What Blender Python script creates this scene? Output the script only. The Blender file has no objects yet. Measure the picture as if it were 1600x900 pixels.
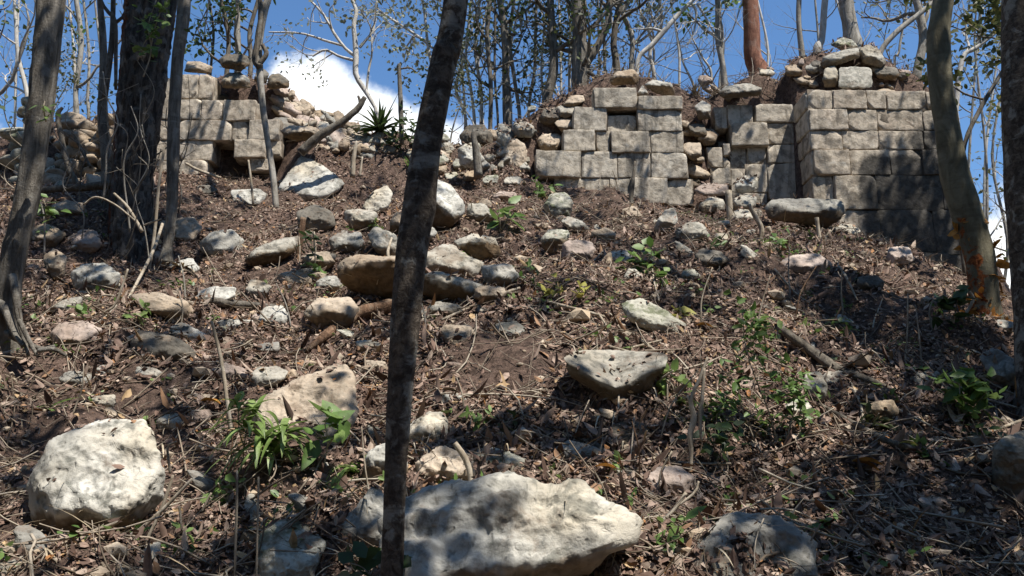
import bpy, math, random
import numpy as np
from mathutils import Vector

# ------------------------------------------------------------------ camera, sky, sun, exposure
SC = bpy.context.scene
COL = SC.collection
F = 1386.0
PITCH = math.radians(12.0)
CAMZ = 1.6
cam_data = bpy.data.cameras.new("camera")
cam_data.sensor_width = 36.0
cam_data.lens = 36.0 * F / 1600.0
cam_data.clip_start = 0.05
cam_data.clip_end = 6000.0
cam = bpy.data.objects.new("camera", cam_data)
COL.objects.link(cam)
cam.location = (0, 0, CAMZ)
cam.rotation_euler = (math.radians(90) + PITCH, 0, 0)
SC.camera = cam

SUNDIR = Vector((0.33, -0.31, 0.89)).normalized()
SUN_EL = math.asin(SUNDIR.z)
sun_d = bpy.data.lights.new("sun", 'SUN')
sun_d.energy = 5.0
sun_d.angle = math.radians(0.5)
sun_d.color = (1.0, 0.95, 0.87)
sun = bpy.data.objects.new("sun", sun_d)
COL.objects.link(sun)
sun.rotation_euler = SUNDIR.to_track_quat('Z', 'Y').to_euler()

SC.view_settings.view_transform = 'Standard'
SC.view_settings.look = 'None'
SC.view_settings.exposure = 0.55
SC.view_settings.gamma = 1.0
SC.view_settings.use_curve_mapping = False
SC.render.engine = 'CYCLES'
SC.cycles.use_denoising = True
SC.cycles.denoiser = 'OPENIMAGEDENOISE'
SC.cycles.denoising_input_passes = 'RGB_ALBEDO_NORMAL'
SC.cycles.max_bounces = 5
SC.cycles.diffuse_bounces = 3
SC.cycles.transparent_max_bounces = 4

def unproj(u, v):
    x = (u - 800.0) / F; up = -(v - 450.0) / F
    return (x, math.cos(PITCH) - math.sin(PITCH) * up, math.sin(PITCH) + math.cos(PITCH) * up)

def wp(u, v, Y):
    x, y, z = unproj(u, v)
    return np.array([x * Y / y, Y, CAMZ + z * Y / y])

def pxm(Y, v=450):            # metres per photo pixel at depth Y
    return Y / unproj(800, v)[1] / F

class NT:
    def __init__(s, tree): s.t = tree; s.n = tree.nodes; s.l = tree.links
    def new(s, typ, **kw):
        n = s.n.new(typ)
        for k, v in kw.items():
            if k.startswith('i_'):
                n.inputs[k[2:].replace('_', ' ')].default_value = v
            else: setattr(n, k, v)
        return n
    def link(s, a, b): s.l.new(a, b)
    def val(s, sock, x):
        if hasattr(x, 'links'): s.l.new(x, sock)
        else: sock.default_value = x
    def math(s, op, a, b=0.0, c=None, clamp=False):
        n = s.n.new('ShaderNodeMath'); n.operation = op; n.use_clamp = clamp
        s.val(n.inputs[0], a); s.val(n.inputs[1], b)
        if c is not None: s.val(n.inputs[2], c)
        return n.outputs[0]
    def mix(s, f, a, b, mode='MIX'):
        n = s.n.new('ShaderNodeMix'); n.data_type = 'RGBA'; n.blend_type = mode
        s.val(n.inputs[0], f); s.val(n.inputs[6], a); s.val(n.inputs[7], b)
        return n.outputs[2]
    def ramp(s, f, stops, interp='LINEAR'):
        n = s.n.new('ShaderNodeValToRGB'); cr = n.color_ramp; cr.interpolation = interp
        while len(cr.elements) < len(stops): cr.elements.new(0.5)
        for e, (p, c) in zip(cr.elements, stops):
            e.position = p; e.color = c if len(c) == 4 else (*c, 1)
        s.l.new(f, n.inputs[0]); return n.outputs[0]
    def range(s, f, a, b, c=0.0, d=1.0):
        n = s.n.new('ShaderNodeMapRange'); n.interpolation_type = 'SMOOTHSTEP'
        s.val(n.inputs[0], f)
        for i, q in zip((1, 2, 3, 4), (a, b, c, d)): n.inputs[i].default_value = q
        return n.outputs[0]
    def noise(s, vec, scale, detail=4, rough=0.55, dist=0.0, out=0):
        n = s.n.new('ShaderNodeTexNoise'); n.inputs['Scale'].default_value = scale
        n.inputs['Detail'].default_value = detail; n.inputs['Roughness'].default_value = rough
        n.inputs['Distortion'].default_value = dist
        if vec is not None: s.l.new(vec, n.inputs['Vector'])
        return n.outputs[out]

def build_world():
    w = bpy.data.worlds.new("World"); SC.world = w; w.use_nodes = True
    t = NT(w.node_tree); t.n.clear()
    out = t.new('ShaderNodeOutputWorld'); bg = t.new('ShaderNodeBackground')
    sky = t.new('ShaderNodeTexSky'); sky.sky_type = 'NISHITA'; sky.sun_disc = False
    sky.sun_elevation = SUN_EL
    sky.sun_rotation = math.atan2(SUNDIR.x, SUNDIR.y)
    sky.air_density = 1.0; sky.dust_density = 0.3; sky.ozone_density = 3.0
    sky.altitude = 0
    tc = t.new('ShaderNodeTexCoord'); d = tc.outputs['Generated']
    nz = t.noise(d, 7.0, 8, 0.62); nz2 = t.noise(d, 26.0, 6, 0.6)
    # cumulus puffs, each a direction on the sky and an angular radius
    def puff(u, v, r):
        c = Vector(unproj(u, v)).normalized()
        n = t.new('ShaderNodeVectorMath'); n.operation = 'DISTANCE'
        t.link(d, n.inputs[0]); n.inputs[1].default_value = c
        return t.math('SUBTRACT', 1.0, t.math('DIVIDE', n.outputs['Value'], r / F))
    puffs = [(462, 150, 62), (500, 146, 64), (538, 172, 70), (580, 190, 66), (622, 208, 62), (648, 236, 52), (540, 262, 115), (430, 170, 50), (690, 260, 80),
             (1590, 400, 75), (1640, 360, 75), (1560, 470, 80), (1700, 420, 150), (60, 420, 120), (1000, 420, 160),
             (-300, 200, 200), (-700, -150, 260), (2300, 100, 240), (2700, -200, 300)]
    m = None
    for p in puffs:
        q = puff(*p)
        if m is None: m = q
        else:
            n = t.n.new('ShaderNodeMath'); n.operation = 'SMOOTH_MAX'
            t.link(m, n.inputs[0]); t.link(q, n.inputs[1]); n.inputs[2].default_value = 0.25
            m = n.outputs[0]
    e = t.math('ADD', m, t.math('MULTIPLY', t.math('SUBTRACT', nz, 0.5), 1.15))
    e = t.math('ADD', e, t.math('MULTIPLY', t.math('SUBTRACT', nz2, 0.5), 0.75))
    mask = t.range(e, -.02, 0.34)
    cl = t.mix(t.range(e, 0.1, 0.75), (7.2, 7.8, 8.6, 1), (11, 11, 11, 1))
    tint = t.mix(1.0, sky.outputs[0], (0.80, 1.04, 1.22, 1), 'MULTIPLY')
    col = t.mix(mask, tint, cl)
    t.link(col, bg.inputs[0]); bg.inputs[1].default_value = 0.096
    t.link(bg.outputs[0], out.inputs[0])
build_world()

# ------------------------------------------------------------------ numeric helpers
def _hash(ix, iy, iz, seed):
    h = (ix.astype(np.int64) * 374761393 + iy.astype(np.int64) * 668265263 + iz.astype(np.int64) * 2147483647 + seed * 974711)
    h = (h ^ (h >> 13)) * 1274126177
    h = h ^ (h >> 16)
    return (h & 0xFFFFFF).astype(np.float64) / 0xFFFFFF * 2 - 1

def vnoise(x, y, z, seed=0):
    x = np.asarray(x, float); y = np.asarray(y, float); z = np.asarray(z, float)
    x, y, z = np.broadcast_arrays(x, y, z)
    fx, fy, fz = np.floor(x), np.floor(y), np.floor(z)
    tx, ty, tz = x - fx, y - fy, z - fz
    tx = tx * tx * tx * (tx * (tx * 6 - 15) + 10); ty = ty * ty * ty * (ty * (ty * 6 - 15) + 10); tz = tz * tz * tz * (tz * (tz * 6 - 15) + 10)
    ix, iy, iz = fx.astype(np.int64), fy.astype(np.int64), fz.astype(np.int64)
    r = 0
    for dx in (0, 1):
        wx = tx if dx else 1 - tx
        for dy in (0, 1):
            wy = ty if dy else 1 - ty
            for dz in (0, 1):
                wz = tz if dz else 1 - tz
                r = r + _hash(ix + dx, iy + dy, iz + dz, seed) * wx * wy * wz
    return r

def fbm(x, y, z, oct=4, seed=0, gain=0.5):
    a, f, s = 1.0, 1.0, 0.0
    for o in range(oct):
        s = s + a * vnoise(x * f, y * f, z * f, seed + o * 17); a *= gain; f *= 2.03
    return s

def smooth(t): t = np.clip(t, 0, 1); return t * t * (3 - 2 * t)
def softplus(x, w): return w * np.logaddexp(0, x / w)

# ------------------------------------------------------------------ terrain height
FX = [-12, -8.5, -6.6, -6.1, -5.35, -4.9, -4.3, -3.9, -3.2, -2.75, -2.3, -1.84, -1.2, -.46, .0, .23, .76, 1.22, 1.9, 2.3, 3.06, 3.67, 4.1, 4.6, 4.95, 5.3, 6.0, 7.5, 12]
FZ = [3.0, 4.6, 5.3, 5.55, 5.75, 5.8, 6.1, 6.25, 6.38, 6.1, 5.85, 5.62, 5.5, 5.5, 5.55, 5.75, 6.0, 6.22, 6.13, 6.0, 6.24, 6.40, 6.36, 6.12, 5.85, 4.6, 2.6, 0.8, 0]
Y1X = [-12, -4.9, -4.5, -2.75, -2.45, -1.8, -.4, 0.15, 0.3, 1.95, 2.05, 2.2, 2.3, 3.15, 3.22, 4.8, 4.95, 12]
Y1Y = [9.2, 9.3, 9.82, 9.82, 9.2, 9.0, 9.0, 9.15, 9.42, 9.42, 9.3, 9.3, 9.55, 9.55, 9.25, 9.25, 9.1, 9.0]
W1Y = [1.0, .8, .25, .25, .9, 1.1, 1.1, .6, .22, .22, .45, .45, .22, .22, .22, .22, .8, 1.2]

HOLLOWS = [(-3.55, 7.2, .55, .5, .38), (-2.9, 7.0, .4, .4, .25), (2.1, 5.5, .5, .3, .2), (2.7, 5.0, .6, .3, .2), (-.72, 6.3, .35, .3, .2), (.5, 8.2, .8, .35, .1), (2.0, 3.3, .5, .4, .15)]
def H(X, Y, detail=True):
    X = np.asarray(X, float); Y = np.asarray(Y, float)
    plain = -0.25 + 0 * X
    front = 0.54 * (Y - 0.6)
    fr = np.clip(X - 2.6, 0, None); fl = np.clip(-X - 6.0, 0, None)
    front = front - .28 * fr ** 2 / (1 + .05 * fr) - .15 * fl ** 2
    front = front + 0.05 * np.sin(X * 1.3 + 0.7) * np.clip(Y - 2, 0, 2)
    front = front - .17 * smooth((Y - 7.2) / 1.6) * smooth((X - .0) / .5)
    back = np.interp(X, FX, FZ)
    yy = np.clip(Y - 10.2, 0, None)
    back = back - 0.12 * yy - 0.03 * np.clip(Y - 13, 0, None) ** 2
    a = (Y - np.interp(X, Y1X, Y1Y)) / np.interp(X, Y1X, W1Y)
    t = smooth(a)
    z = front * (1 - t) + back * t
    for hx, hy, rx, ry, hd in HOLLOWS: z = z - hd * np.exp(-((X - hx) / rx) ** 2 - ((Y - hy) / ry) ** 2)
    z = softplus(z - plain, 0.12) + plain
    n = 0.0
    if detail:
        m = np.clip((Y - 1.2) / 1.2, 0.15, 1) * np.clip((60 - np.hypot(X, Y)) / 40, 0, 1)
        n = m * (0.10 * fbm(X * 1.4, Y * 1.4, 0 * X, 3, 5) + 0.05 * fbm(X * 4.5, Y * 4.5, 0 * X, 3, 9))
    return z + n

def hit(u, v, y0=1.5, y1=14.0):
    x, y, z = unproj(u, v)
    Ys = np.linspace(y0, y1, 900)
    d = CAMZ + z / y * Ys - H(x / y * Ys, Ys)
    k = np.nonzero(d < 0)[0]
    return float(Ys[k[0]]) if len(k) else 10.0

# ------------------------------------------------------------------ mesh helpers
class MB:
    """collects triangles / quads and links them as ONE mesh object"""
    def __init__(s): s.v = []; s.f3 = []; s.f4 = []; s.n = 0; s.attr = []
    def add(s, v, f3=None, f4=None, attr=None):
        v = np.asarray(v, float).reshape(-1, 3)
        if f3 is not None and len(f3): s.f3.append(np.asarray(f3, np.int64).reshape(-1, 3) + s.n)
        if f4 is not None and len(f4): s.f4.append(np.asarray(f4, np.int64).reshape(-1, 4) + s.n)
        s.v.append(v); s.n += len(v)
        s.attr.append(np.zeros(len(v)) if attr is None else attr)
    def mesh(s, name, mat, smooth_=True, origin=None, attr_name=None):
        v = np.concatenate(s.v)
        if origin is not None: v = v - np.asarray(origin)
        f3 = np.concatenate(s.f3) if s.f3 else np.zeros((0, 3), np.int64)
        f4 = np.concatenate(s.f4) if s.f4 else np.zeros((0, 4), np.int64)
        me = bpy.data.meshes.new(name)
        me.vertices.add(len(v)); me.vertices.foreach_set('co', v.ravel().astype(np.float32))
        idx = np.concatenate([f3.ravel(), f4.ravel()]).astype(np.int32)
        me.loops.add(len(idx)); me.loops.foreach_set('vertex_index', idx)
        st = np.concatenate([np.arange(len(f3)) * 3, len(f3) * 3 + np.arange(len(f4)) * 4]).astype(np.int32)
        me.polygons.add(len(st)); me.polygons.foreach_set('loop_start', st)
        me.polygons.foreach_set('use_smooth', np.full(len(st), smooth_))
        me.update(calc_edges=True)
        if attr_name:
            a = me.attributes.new(attr_name, 'FLOAT', 'POINT')
            a.data.foreach_set('value', np.concatenate(s.attr).astype(np.float32))
        me.materials.append(mat)
        return me
    def build(s, name, mat, parent=None, smooth_=True, origin=None, attr_name=None):
        """origin given in world space; a child's coordinates are kept relative to its parent"""
        me = s.mesh(name, mat, smooth_, origin, attr_name)
        o = bpy.data.objects.new(name, me); COL.objects.link(o)
        if parent is not None: o.parent = parent
        elif origin is not None: o.location = origin
        return o

def tag(o, label=None, cat=None, group=None, kind=None):
    if label: o['label'] = label
    if cat: o['category'] = cat
    if group: o['group'] = group
    if kind: o['kind'] = kind
    return o

def thing(name, label, cat, loc, group=None):
    o = bpy.data.objects.new(name, None); COL.objects.link(o)
    o.location = loc; o.empty_display_size = 0.1
    return tag(o, label, cat, group)

def catmull(P, R, n):
    P = np.asarray(P, float); R = np.asarray(R, float)
    m = len(P)
    if m == 2: t = np.linspace(0, 1, n)[:, None]; return P[0] * (1 - t) + P[1] * t, R[0] * (1 - t[:, 0]) + R[1] * t[:, 0]
    E = np.vstack([2 * P[0] - P[1], P, 2 * P[-1] - P[-2]])
    s = np.linspace(0, m - 1 - 1e-6, n); i = s.astype(int); t = (s - i)[:, None]
    p0, p1, p2, p3 = E[i], E[i + 1], E[i + 2], E[i + 3]
    Q = 0.5 * (2 * p1 + (p2 - p0) * t + (2 * p0 - 5 * p1 + 4 * p2 - p3) * t ** 2 + (3 * p1 - p0 - 3 * p2 + p3) * t ** 3)
    return Q, np.interp(s, np.arange(m), R)

def tube(mb, P, R, sides=6, bumps=None, cap=True):
    P = np.asarray(P, float); R = np.asarray(R, float); n = len(P)
    T = np.gradient(P, axis=0); T /= np.linalg.norm(T, axis=1)[:, None] + 1e-9
    ref = np.array([0.0, 1, 0]) if abs(T[0][1]) < 0.9 else np.array([1.0, 0, 0])
    a = ref - T * (T @ ref)[:, None]; a /= np.linalg.norm(a, axis=1)[:, None] + 1e-9
    b = np.cross(T, a)
    th = np.arange(sides) * 2 * math.pi / sides
    rr = R[:, None] * np.ones((1, sides))
    if bumps is not None: rr = rr * bumps(np.arange(n)[:, None], th[None, :], P)
    V = P[:, None, :] + rr[..., None] * (np.cos(th)[None, :, None] * a[:, None, :] + np.sin(th)[None, :, None] * b[:, None, :])
    i = np.arange(n - 1)[:, None]; j = np.arange(sides)[None, :]; j2 = (j + 1) % sides
    Q = np.stack([i * sides + j, i * sides + j2, (i + 1) * sides + j2, (i + 1) * sides + j], -1).reshape(-1, 4)
    V = V.reshape(-1, 3); f3 = []
    if cap:
        V = np.vstack([V, P[0], P[-1]]); c0, c1 = n * sides, n * sides + 1
        jj = np.arange(sides); k = (jj + 1) % sides
        f3 = np.vstack([np.stack([np.full(sides, c0), k, jj], 1), np.stack([np.full(sides, c1), (n - 1) * sides + jj, (n - 1) * sides + k], 1)])
    mb.add(V, f3 if cap else None, Q)

def leaves(mb, P, N, D, L, W, rng, curl=0.25, fold=0.25):
    """n leaves at P with normals N, pointing along D (each n x 3), lengths L, half width ratio W"""
    n = len(P)
    N = N / (np.linalg.norm(N, axis=1)[:, None] + 1e-9)
    D = D - N * (D * N).sum(1)[:, None]; D /= np.linalg.norm(D, axis=1)[:, None] + 1e-9
    S = np.cross(N, D)
    c = rng.uniform(-curl, curl, n) ; fo = rng.uniform(-.3, 1, n) * fold
    tpl = [(0, 0, 0), (.33, -.95, 1), (.7, -.75, 1), (1, 0, 0), (.7, .75, 1), (.33, .95, 1)]
    V = np.zeros((n, 6, 3))
    for k, (x, y, h) in enumerate(tpl):
        asym = rng.uniform(.7, 1.15, n)
        V[:, k] = P + D * (L * x)[:, None] + S * (L * W * y * asym)[:, None] + N * (L * (c * x * x * 1.5 + fo * W * abs(y)))[:, None]
    b = (np.arange(n) * 6)[:, None]
    f = np.concatenate([b + np.array([[0, 1, 2, 3]]), b + np.array([[0, 3, 4, 5]])], 1).reshape(-1, 4)
    mb.add(V.reshape(-1, 3), None, f)

def unit(rng, n):
    v = rng.normal(size=(n, 3)); return v / np.linalg.norm(v, axis=1)[:, None]

# ------------------------------------------------------------------ materials
def newmat(name):
    m = bpy.data.materials.new(name); m.use_nodes = True
    t = NT(m.node_tree); t.n.clear()
    out = t.new('ShaderNodeOutputMaterial'); p = t.new('ShaderNodeBsdfPrincipled')
    p.inputs['Roughness'].default_value = 0.9
    p.inputs['Specular IOR Level'].default_value = 0.2
    t.link(p.outputs[0], out.inputs[0])
    t.p = p; t.out = out
    return m, t

def bump(t, h, strength, dist):
    b = t.new('ShaderNodeBump'); b.inputs['Strength'].default_value = strength; b.inputs['Distance'].default_value = dist
    t.link(h, b.inputs['Height']); t.link(b.outputs[0], t.p.inputs['Normal'])

def coords(t, jitter=True):
    tc = t.new('ShaderNodeTexCoord'); oi = t.new('ShaderNodeObjectInfo')
    v = t.new('ShaderNodeVectorMath'); v.operation = 'ADD'
    cx = t.new('ShaderNodeCombineXYZ')
    r = t.math('MULTIPLY', oi.outputs['Random'], 40.0)
    for i in range(3): t.link(r, cx.inputs[i])
    t.link(tc.outputs['Object'], v.inputs[0]); t.link(cx.outputs[0], v.inputs[1])
    return v.outputs[0], oi.outputs['Random']

def mat_rock(name, lo, hi, lich=(.06, .062, .055), lich_amt=0.5, soil=(.16, .108, .062), moss=0.0):
    m, t = newmat(name)
    v, rnd = coords(t)
    n1 = t.noise(v, 3.2, 6, .62, .4); n2 = t.noise(v, 15, 6, .65); n3 = t.noise(v, 60, 4, .7)
    c = t.mix(t.range(n1, .32, .68), (*lo, 1), (*hi, 1))
    warm = t.noise(v, 1.7, 3, .5)
    c = t.mix(t.math('MULTIPLY', t.range(warm, .5, .7), .45), c, (hi[0] * .95, hi[1] * .8, hi[2] * .58, 1))
    c = t.mix(t.math('MULTIPLY', t.range(n2, .46, .70), lich_amt), c, (*lich, 1))
    ly = t.noise(v, 5.5, 5, .7, .8)
    c = t.mix(t.math('MULTIPLY', t.range(ly, .54, .62), lich_amt * .8), c, (lich[0] * 1.6, lich[1] * 1.6, lich[2] * 1.5, 1))
    vo = t.new('ShaderNodeTexVoronoi'); vo.inputs['Scale'].default_value = 26; vo.feature = 'SMOOTH_F1'; vo.inputs['Smoothness'].default_value = .3
    w = t.new('ShaderNodeVectorMath'); w.operation = 'ADD'; t.link(v, w.inputs[0])
    nn = t.new('ShaderNodeTexNoise'); nn.inputs['Scale'].default_value = 14; t.link(v, nn.inputs['Vector'])
    ws = t.new('ShaderNodeVectorMath'); ws.operation = 'SCALE'; t.link(nn.outputs['Color'], ws.inputs[0]); ws.inputs['Scale'].default_value = .09
    t.link(ws.outputs[0], w.inputs[1]); t.link(w.outputs[0], vo.inputs['Vector'])
    pit = t.range(vo.outputs['Distance'], .05, .32)
    c = t.mix(t.math('MULTIPLY', t.math('SUBTRACT', 1.0, pit), .45), c, (.09, .08, .065, 1))
    # hairline cracks
    vc = t.new('ShaderNodeTexVoronoi'); vc.feature = 'DISTANCE_TO_EDGE'; vc.inputs['Scale'].default_value = 4.0
    w2 = t.new('ShaderNodeVectorMath'); w2.operation = 'ADD'; t.link(v, w2.inputs[0])
    ws2 = t.new('ShaderNodeVectorMath'); ws2.operation = 'SCALE'; t.link(nn.outputs['Color'], ws2.inputs[0]); ws2.inputs['Scale'].default_value = .22
    t.link(ws2.outputs[0], w2.inputs[1]); t.link(w2.outputs[0], vc.inputs['Vector'])
    crack = t.math('MULTIPLY', t.math('SUBTRACT', 1.0, t.range(vc.outputs['Distance'], 0.0, .02)), t.range(n1, .45, .6))
    c = t.mix(t.math('MULTIPLY', crack, .12), c, (.08, .07, .06, 1))
    if moss:
        mo = t.noise(v, 8, 5, .7)
        c = t.mix(t.math('MULTIPLY', t.range(mo, .5, .62), moss), c, (.07, .085, .03, 1))
    di = t.noise(v, 4.2, 6, .72, .5)
    c = t.mix(t.math('MULTIPLY', t.range(di, .53, .66), .55), c, (.155, .105, .07, 1))
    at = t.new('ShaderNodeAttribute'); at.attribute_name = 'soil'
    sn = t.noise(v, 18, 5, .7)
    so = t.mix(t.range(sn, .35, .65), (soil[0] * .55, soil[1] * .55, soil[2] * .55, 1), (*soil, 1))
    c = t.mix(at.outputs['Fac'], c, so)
    tone = t.math('ADD', t.math('MULTIPLY', rnd, .3), .85)
    hs = t.new('ShaderNodeHueSaturation'); t.link(c, hs.inputs['Color']); t.link(tone, hs.inputs['Value'])
    t.link(hs.outputs[0], t.p.inputs['Base Color'])
    h = t.math('ADD', t.math('MULTIPLY', n2, .7), t.math('MULTIPLY', n3, .12))
    h = t.math('ADD', h, t.math('MULTIPLY', pit, .3)); h = t.math('SUBTRACT', h, t.math('MULTIPLY', crack, .1))
    bump(t, h, .55, .022)
    return m

M = {}
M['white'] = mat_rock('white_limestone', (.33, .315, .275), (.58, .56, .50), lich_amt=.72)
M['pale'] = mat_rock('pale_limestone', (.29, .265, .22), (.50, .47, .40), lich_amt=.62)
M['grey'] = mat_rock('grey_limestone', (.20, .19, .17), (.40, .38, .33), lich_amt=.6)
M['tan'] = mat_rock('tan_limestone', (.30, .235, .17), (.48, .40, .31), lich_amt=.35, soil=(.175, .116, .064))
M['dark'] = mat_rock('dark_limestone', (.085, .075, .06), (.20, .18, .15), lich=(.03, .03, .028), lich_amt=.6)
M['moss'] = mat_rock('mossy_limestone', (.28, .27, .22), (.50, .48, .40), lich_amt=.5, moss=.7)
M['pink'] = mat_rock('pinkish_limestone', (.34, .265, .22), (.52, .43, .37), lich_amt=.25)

def mat_wall(name, tones, dark=(.055, .052, .047), stain_amt=.5):
    m, t = newmat(name)
    tc = t.new('ShaderNodeTexCoord'); v = tc.outputs['Object']
    g = t.new('ShaderNodeNewGeometry'); rp = g.outputs['Random Per Island']
    c = t.ramp(rp, [(i / (len(tones) - 1), q) for i, q in enumerate(tones)])
    off = t.new('ShaderNodeCombineXYZ'); t.link(t.math('MULTIPLY', rp, 30.0), off.inputs[0]); t.link(t.math('MULTIPLY', rp, 17.0), off.inputs[2])
    vv = t.new('ShaderNodeVectorMath'); vv.operation = 'ADD'; t.link(v, vv.inputs[0]); t.link(off.outputs[0], vv.inputs[1]); vi = vv.outputs[0]
    n1 = t.noise(vi, 5, 5, .6, .3); n2 = t.noise(vi, 13, 5, .62); n3 = t.noise(vi, 70, 3, .6)
    c = t.mix(t.range(n1, .30, .70), c, (.60, .525, .42, 1))
    c = t.mix(t.math('MULTIPLY', t.range(n2, .44, .66), .6), c, (.18, .145, .108, 1))
    c = t.mix(t.math('MULTIPLY', t.range(t.noise(vi, 6, 7, .74, .7), .49, .63), .62), c, (.115, .10, .08, 1))
    c = t.mix(t.math('MULTIPLY', t.range(t.noise(vi, 9, 5, .62), .58, .7), .55), c, (.55, .52, .46, 1))
    mp = t.new('ShaderNodeMapping'); t.link(v, mp.inputs[0]); mp.inputs['Scale'].default_value = (9, 9, 1.3)
    st = t.noise(mp.outputs[0], 1.0, 4, .6, .5)
    c = t.mix(t.math('MULTIPLY', t.range(st, .54, .66), stain_amt), c, (*dark, 1))
    at = t.new('ShaderNodeAttribute'); at.attribute_name = 'soil'
    sm = t.range(t.math('ADD', at.outputs['Fac'], t.math('MULTIPLY', t.math('SUBTRACT', t.noise(v, 6, 6, .7), .5), 1.3)), .35, .8)
    sc_ = t.mix(t.range(n2, .4, .62), (dark[0] * .8, dark[1] * .8, dark[2] * .8, 1), (dark[0] * 1.9, dark[1] * 1.85, dark[2] * 1.8, 1))
    c = t.mix(t.math('MULTIPLY', sm, .93), c, sc_)
    vo = t.new('ShaderNodeTexVoronoi'); vo.inputs['Scale'].default_value = 45; t.link(vi, vo.inputs['Vector'])
    pit = t.range(vo.outputs['Distance'], .05, .25)
    c = t.mix(t.math('MULTIPLY', t.math('SUBTRACT', 1.0, pit), .2), c, (.10, .08, .06, 1))
    t.link(c, t.p.inputs['Base Color'])
    h = t.math('ADD', t.math('MULTIPLY', n1, .8), t.math('MULTIPLY', n2, .5)); h = t.math('ADD', h, t.math('MULTIPLY', pit, .25)); h = t.math('ADD', h, t.math('MULTIPLY', n3, .12))
    bump(t, h, .8, .022)
    return m
M['wall_grey'] = mat_wall('weathered_masonry', [(.38, .335, .265), (.58, .525, .435), (.46, .41, .33), (.64, .59, .50), (.34, .295, .23), (.52, .46, .37)], stain_amt=.6)
M['wall_pink'] = mat_wall('pinkish_masonry', [(.47, .39, .30), (.60, .51, .41), (.43, .36, .28), (.64, .56, .46), (.46, .37, .285), (.55, .475, .38)], stain_amt=.35)
M['wall_tan'] = mat_wall('tan_masonry', [(.40, .345, .27), (.48, .425, .345), (.34, .285, .215), (.53, .48, .40), (.42, .36, .28)], stain_amt=.4)

M['mortar'] = mat_wall('earthy_mortar', [(.17, .13, .095), (.22, .17, .125)])
def mat_soil():
    m, t = newmat('forest_soil'); tc = t.new('ShaderNodeTexCoord'); v = tc.outputs['Object']
    n1 = t.noise(v, 1.6, 5, .6); n2 = t.noise(v, 22, 6, .72); n3 = t.noise(v, 90, 4, .7)
    c = t.mix(t.range(n2, .35, .66), (.055, .036, .028, 1), (.235, .158, .122, 1))
    c = t.mix(t.math('MULTIPLY', t.range(n1, .42, .66), .6), c, (.115, .078, .058, 1))
    c = t.mix(t.range(n3, .58, .72), c, (.26, .195, .145, 1))
    t.link(c, t.p.inputs['Base Color'])
    bump(t, t.math('ADD', t.math('MULTIPLY', n2, .7), t.math('MULTIPLY', n3, .3)), 1.0, .06)
    return m
M['soil'] = mat_soil()

def mat_leaf(name, stops, rough=.75, trans=0.0, spec=.25):
    m, t = newmat(name)
    g = t.new('ShaderNodeNewGeometry')
    c = t.ramp(g.outputs['Random Per Island'], stops, 'CONSTANT' if len(stops) > 6 else 'LINEAR')
    tc = t.new('ShaderNodeTexCoord'); n = t.noise(tc.outputs['Object'], 40, 3, .6)
    c = t.mix(t.range(n, .4, .7, 0, .35), c, (.04, .03, .02, 1))
    t.link(c, t.p.inputs['Base Color']); t.p.inputs['Roughness'].default_value = rough; t.p.inputs['Specular IOR Level'].default_value = spec
    if trans:
        tr = t.new('ShaderNodeBsdfTranslucent'); t.link(c, tr.inputs[0])
        mx = t.new('ShaderNodeMixShader'); mx.inputs[0].default_value = trans
        t.link(t.p.outputs[0], mx.inputs[1]); t.link(tr.outputs[0], mx.inputs[2]); t.link(mx.outputs[0], t.out.inputs[0])
    return m
M['litter'] = mat_leaf('dry_leaf_litter', [(0, (.10, .062, .046)), (.14, (.19, .122, .092)), (.28, (.30, .208, .158)), (.42, (.155, .10, .076)), (.54, (.36, .265, .21)),
                                           (.66, (.235, .152, .115)), (.76, (.44, .34, .265)), (.85, (.30, .175, .10)), (.91, (.125, .08, .058)), (.955, (.45, .31, .17)), (.985, (.34, .16, .06))])
M['green'] = mat_leaf('fresh_green_leaf', [(0, (.08, .15, .03)), (.5, (.14, .24, .06)), (1, (.21, .30, .09))], .45, .35, .4)
M['lightgreen'] = mat_leaf('light_green_leaf', [(0, (.14, .22, .05)), (.5, (.22, .32, .09)), (1, (.30, .40, .14))], .45, .35, .4)
M['deepgreen'] = mat_leaf('deep_green_leaf', [(0, (.03, .062, .016)), (.5, (.05, .09, .026)), (1, (.08, .12, .035))], .45, .3, .4)
M['olive'] = mat_leaf('olive_canopy_leaf', [(0, (.045, .06, .02)), (.4, (.08, .105, .035)), (.8, (.14, .15, .05)), (1, (.24, .2, .06))], .5, .35, .35)
M['palegreen'] = mat_leaf('pale_grey_leaf', [(0, (.22, .24, .17)), (.6, (.32, .33, .24)), (1, (.18, .22, .11))], .5, .35, .35)
M['straw'] = mat_leaf('dry_straw', [(0, (.25, .19, .12)), (.5, (.38, .31, .21)), (1, (.5, .43, .31))], .8)
M['yellow'] = mat_leaf('yellowing_leaf', [(0, (.32, .30, .06)), (1, (.42, .40, .10))], .6, .3)
M['orange'] = mat_leaf('orange_dead_leaf', [(0, (.40, .17, .035)), (1, (.5, .24, .05))], .6, .2)

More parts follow.
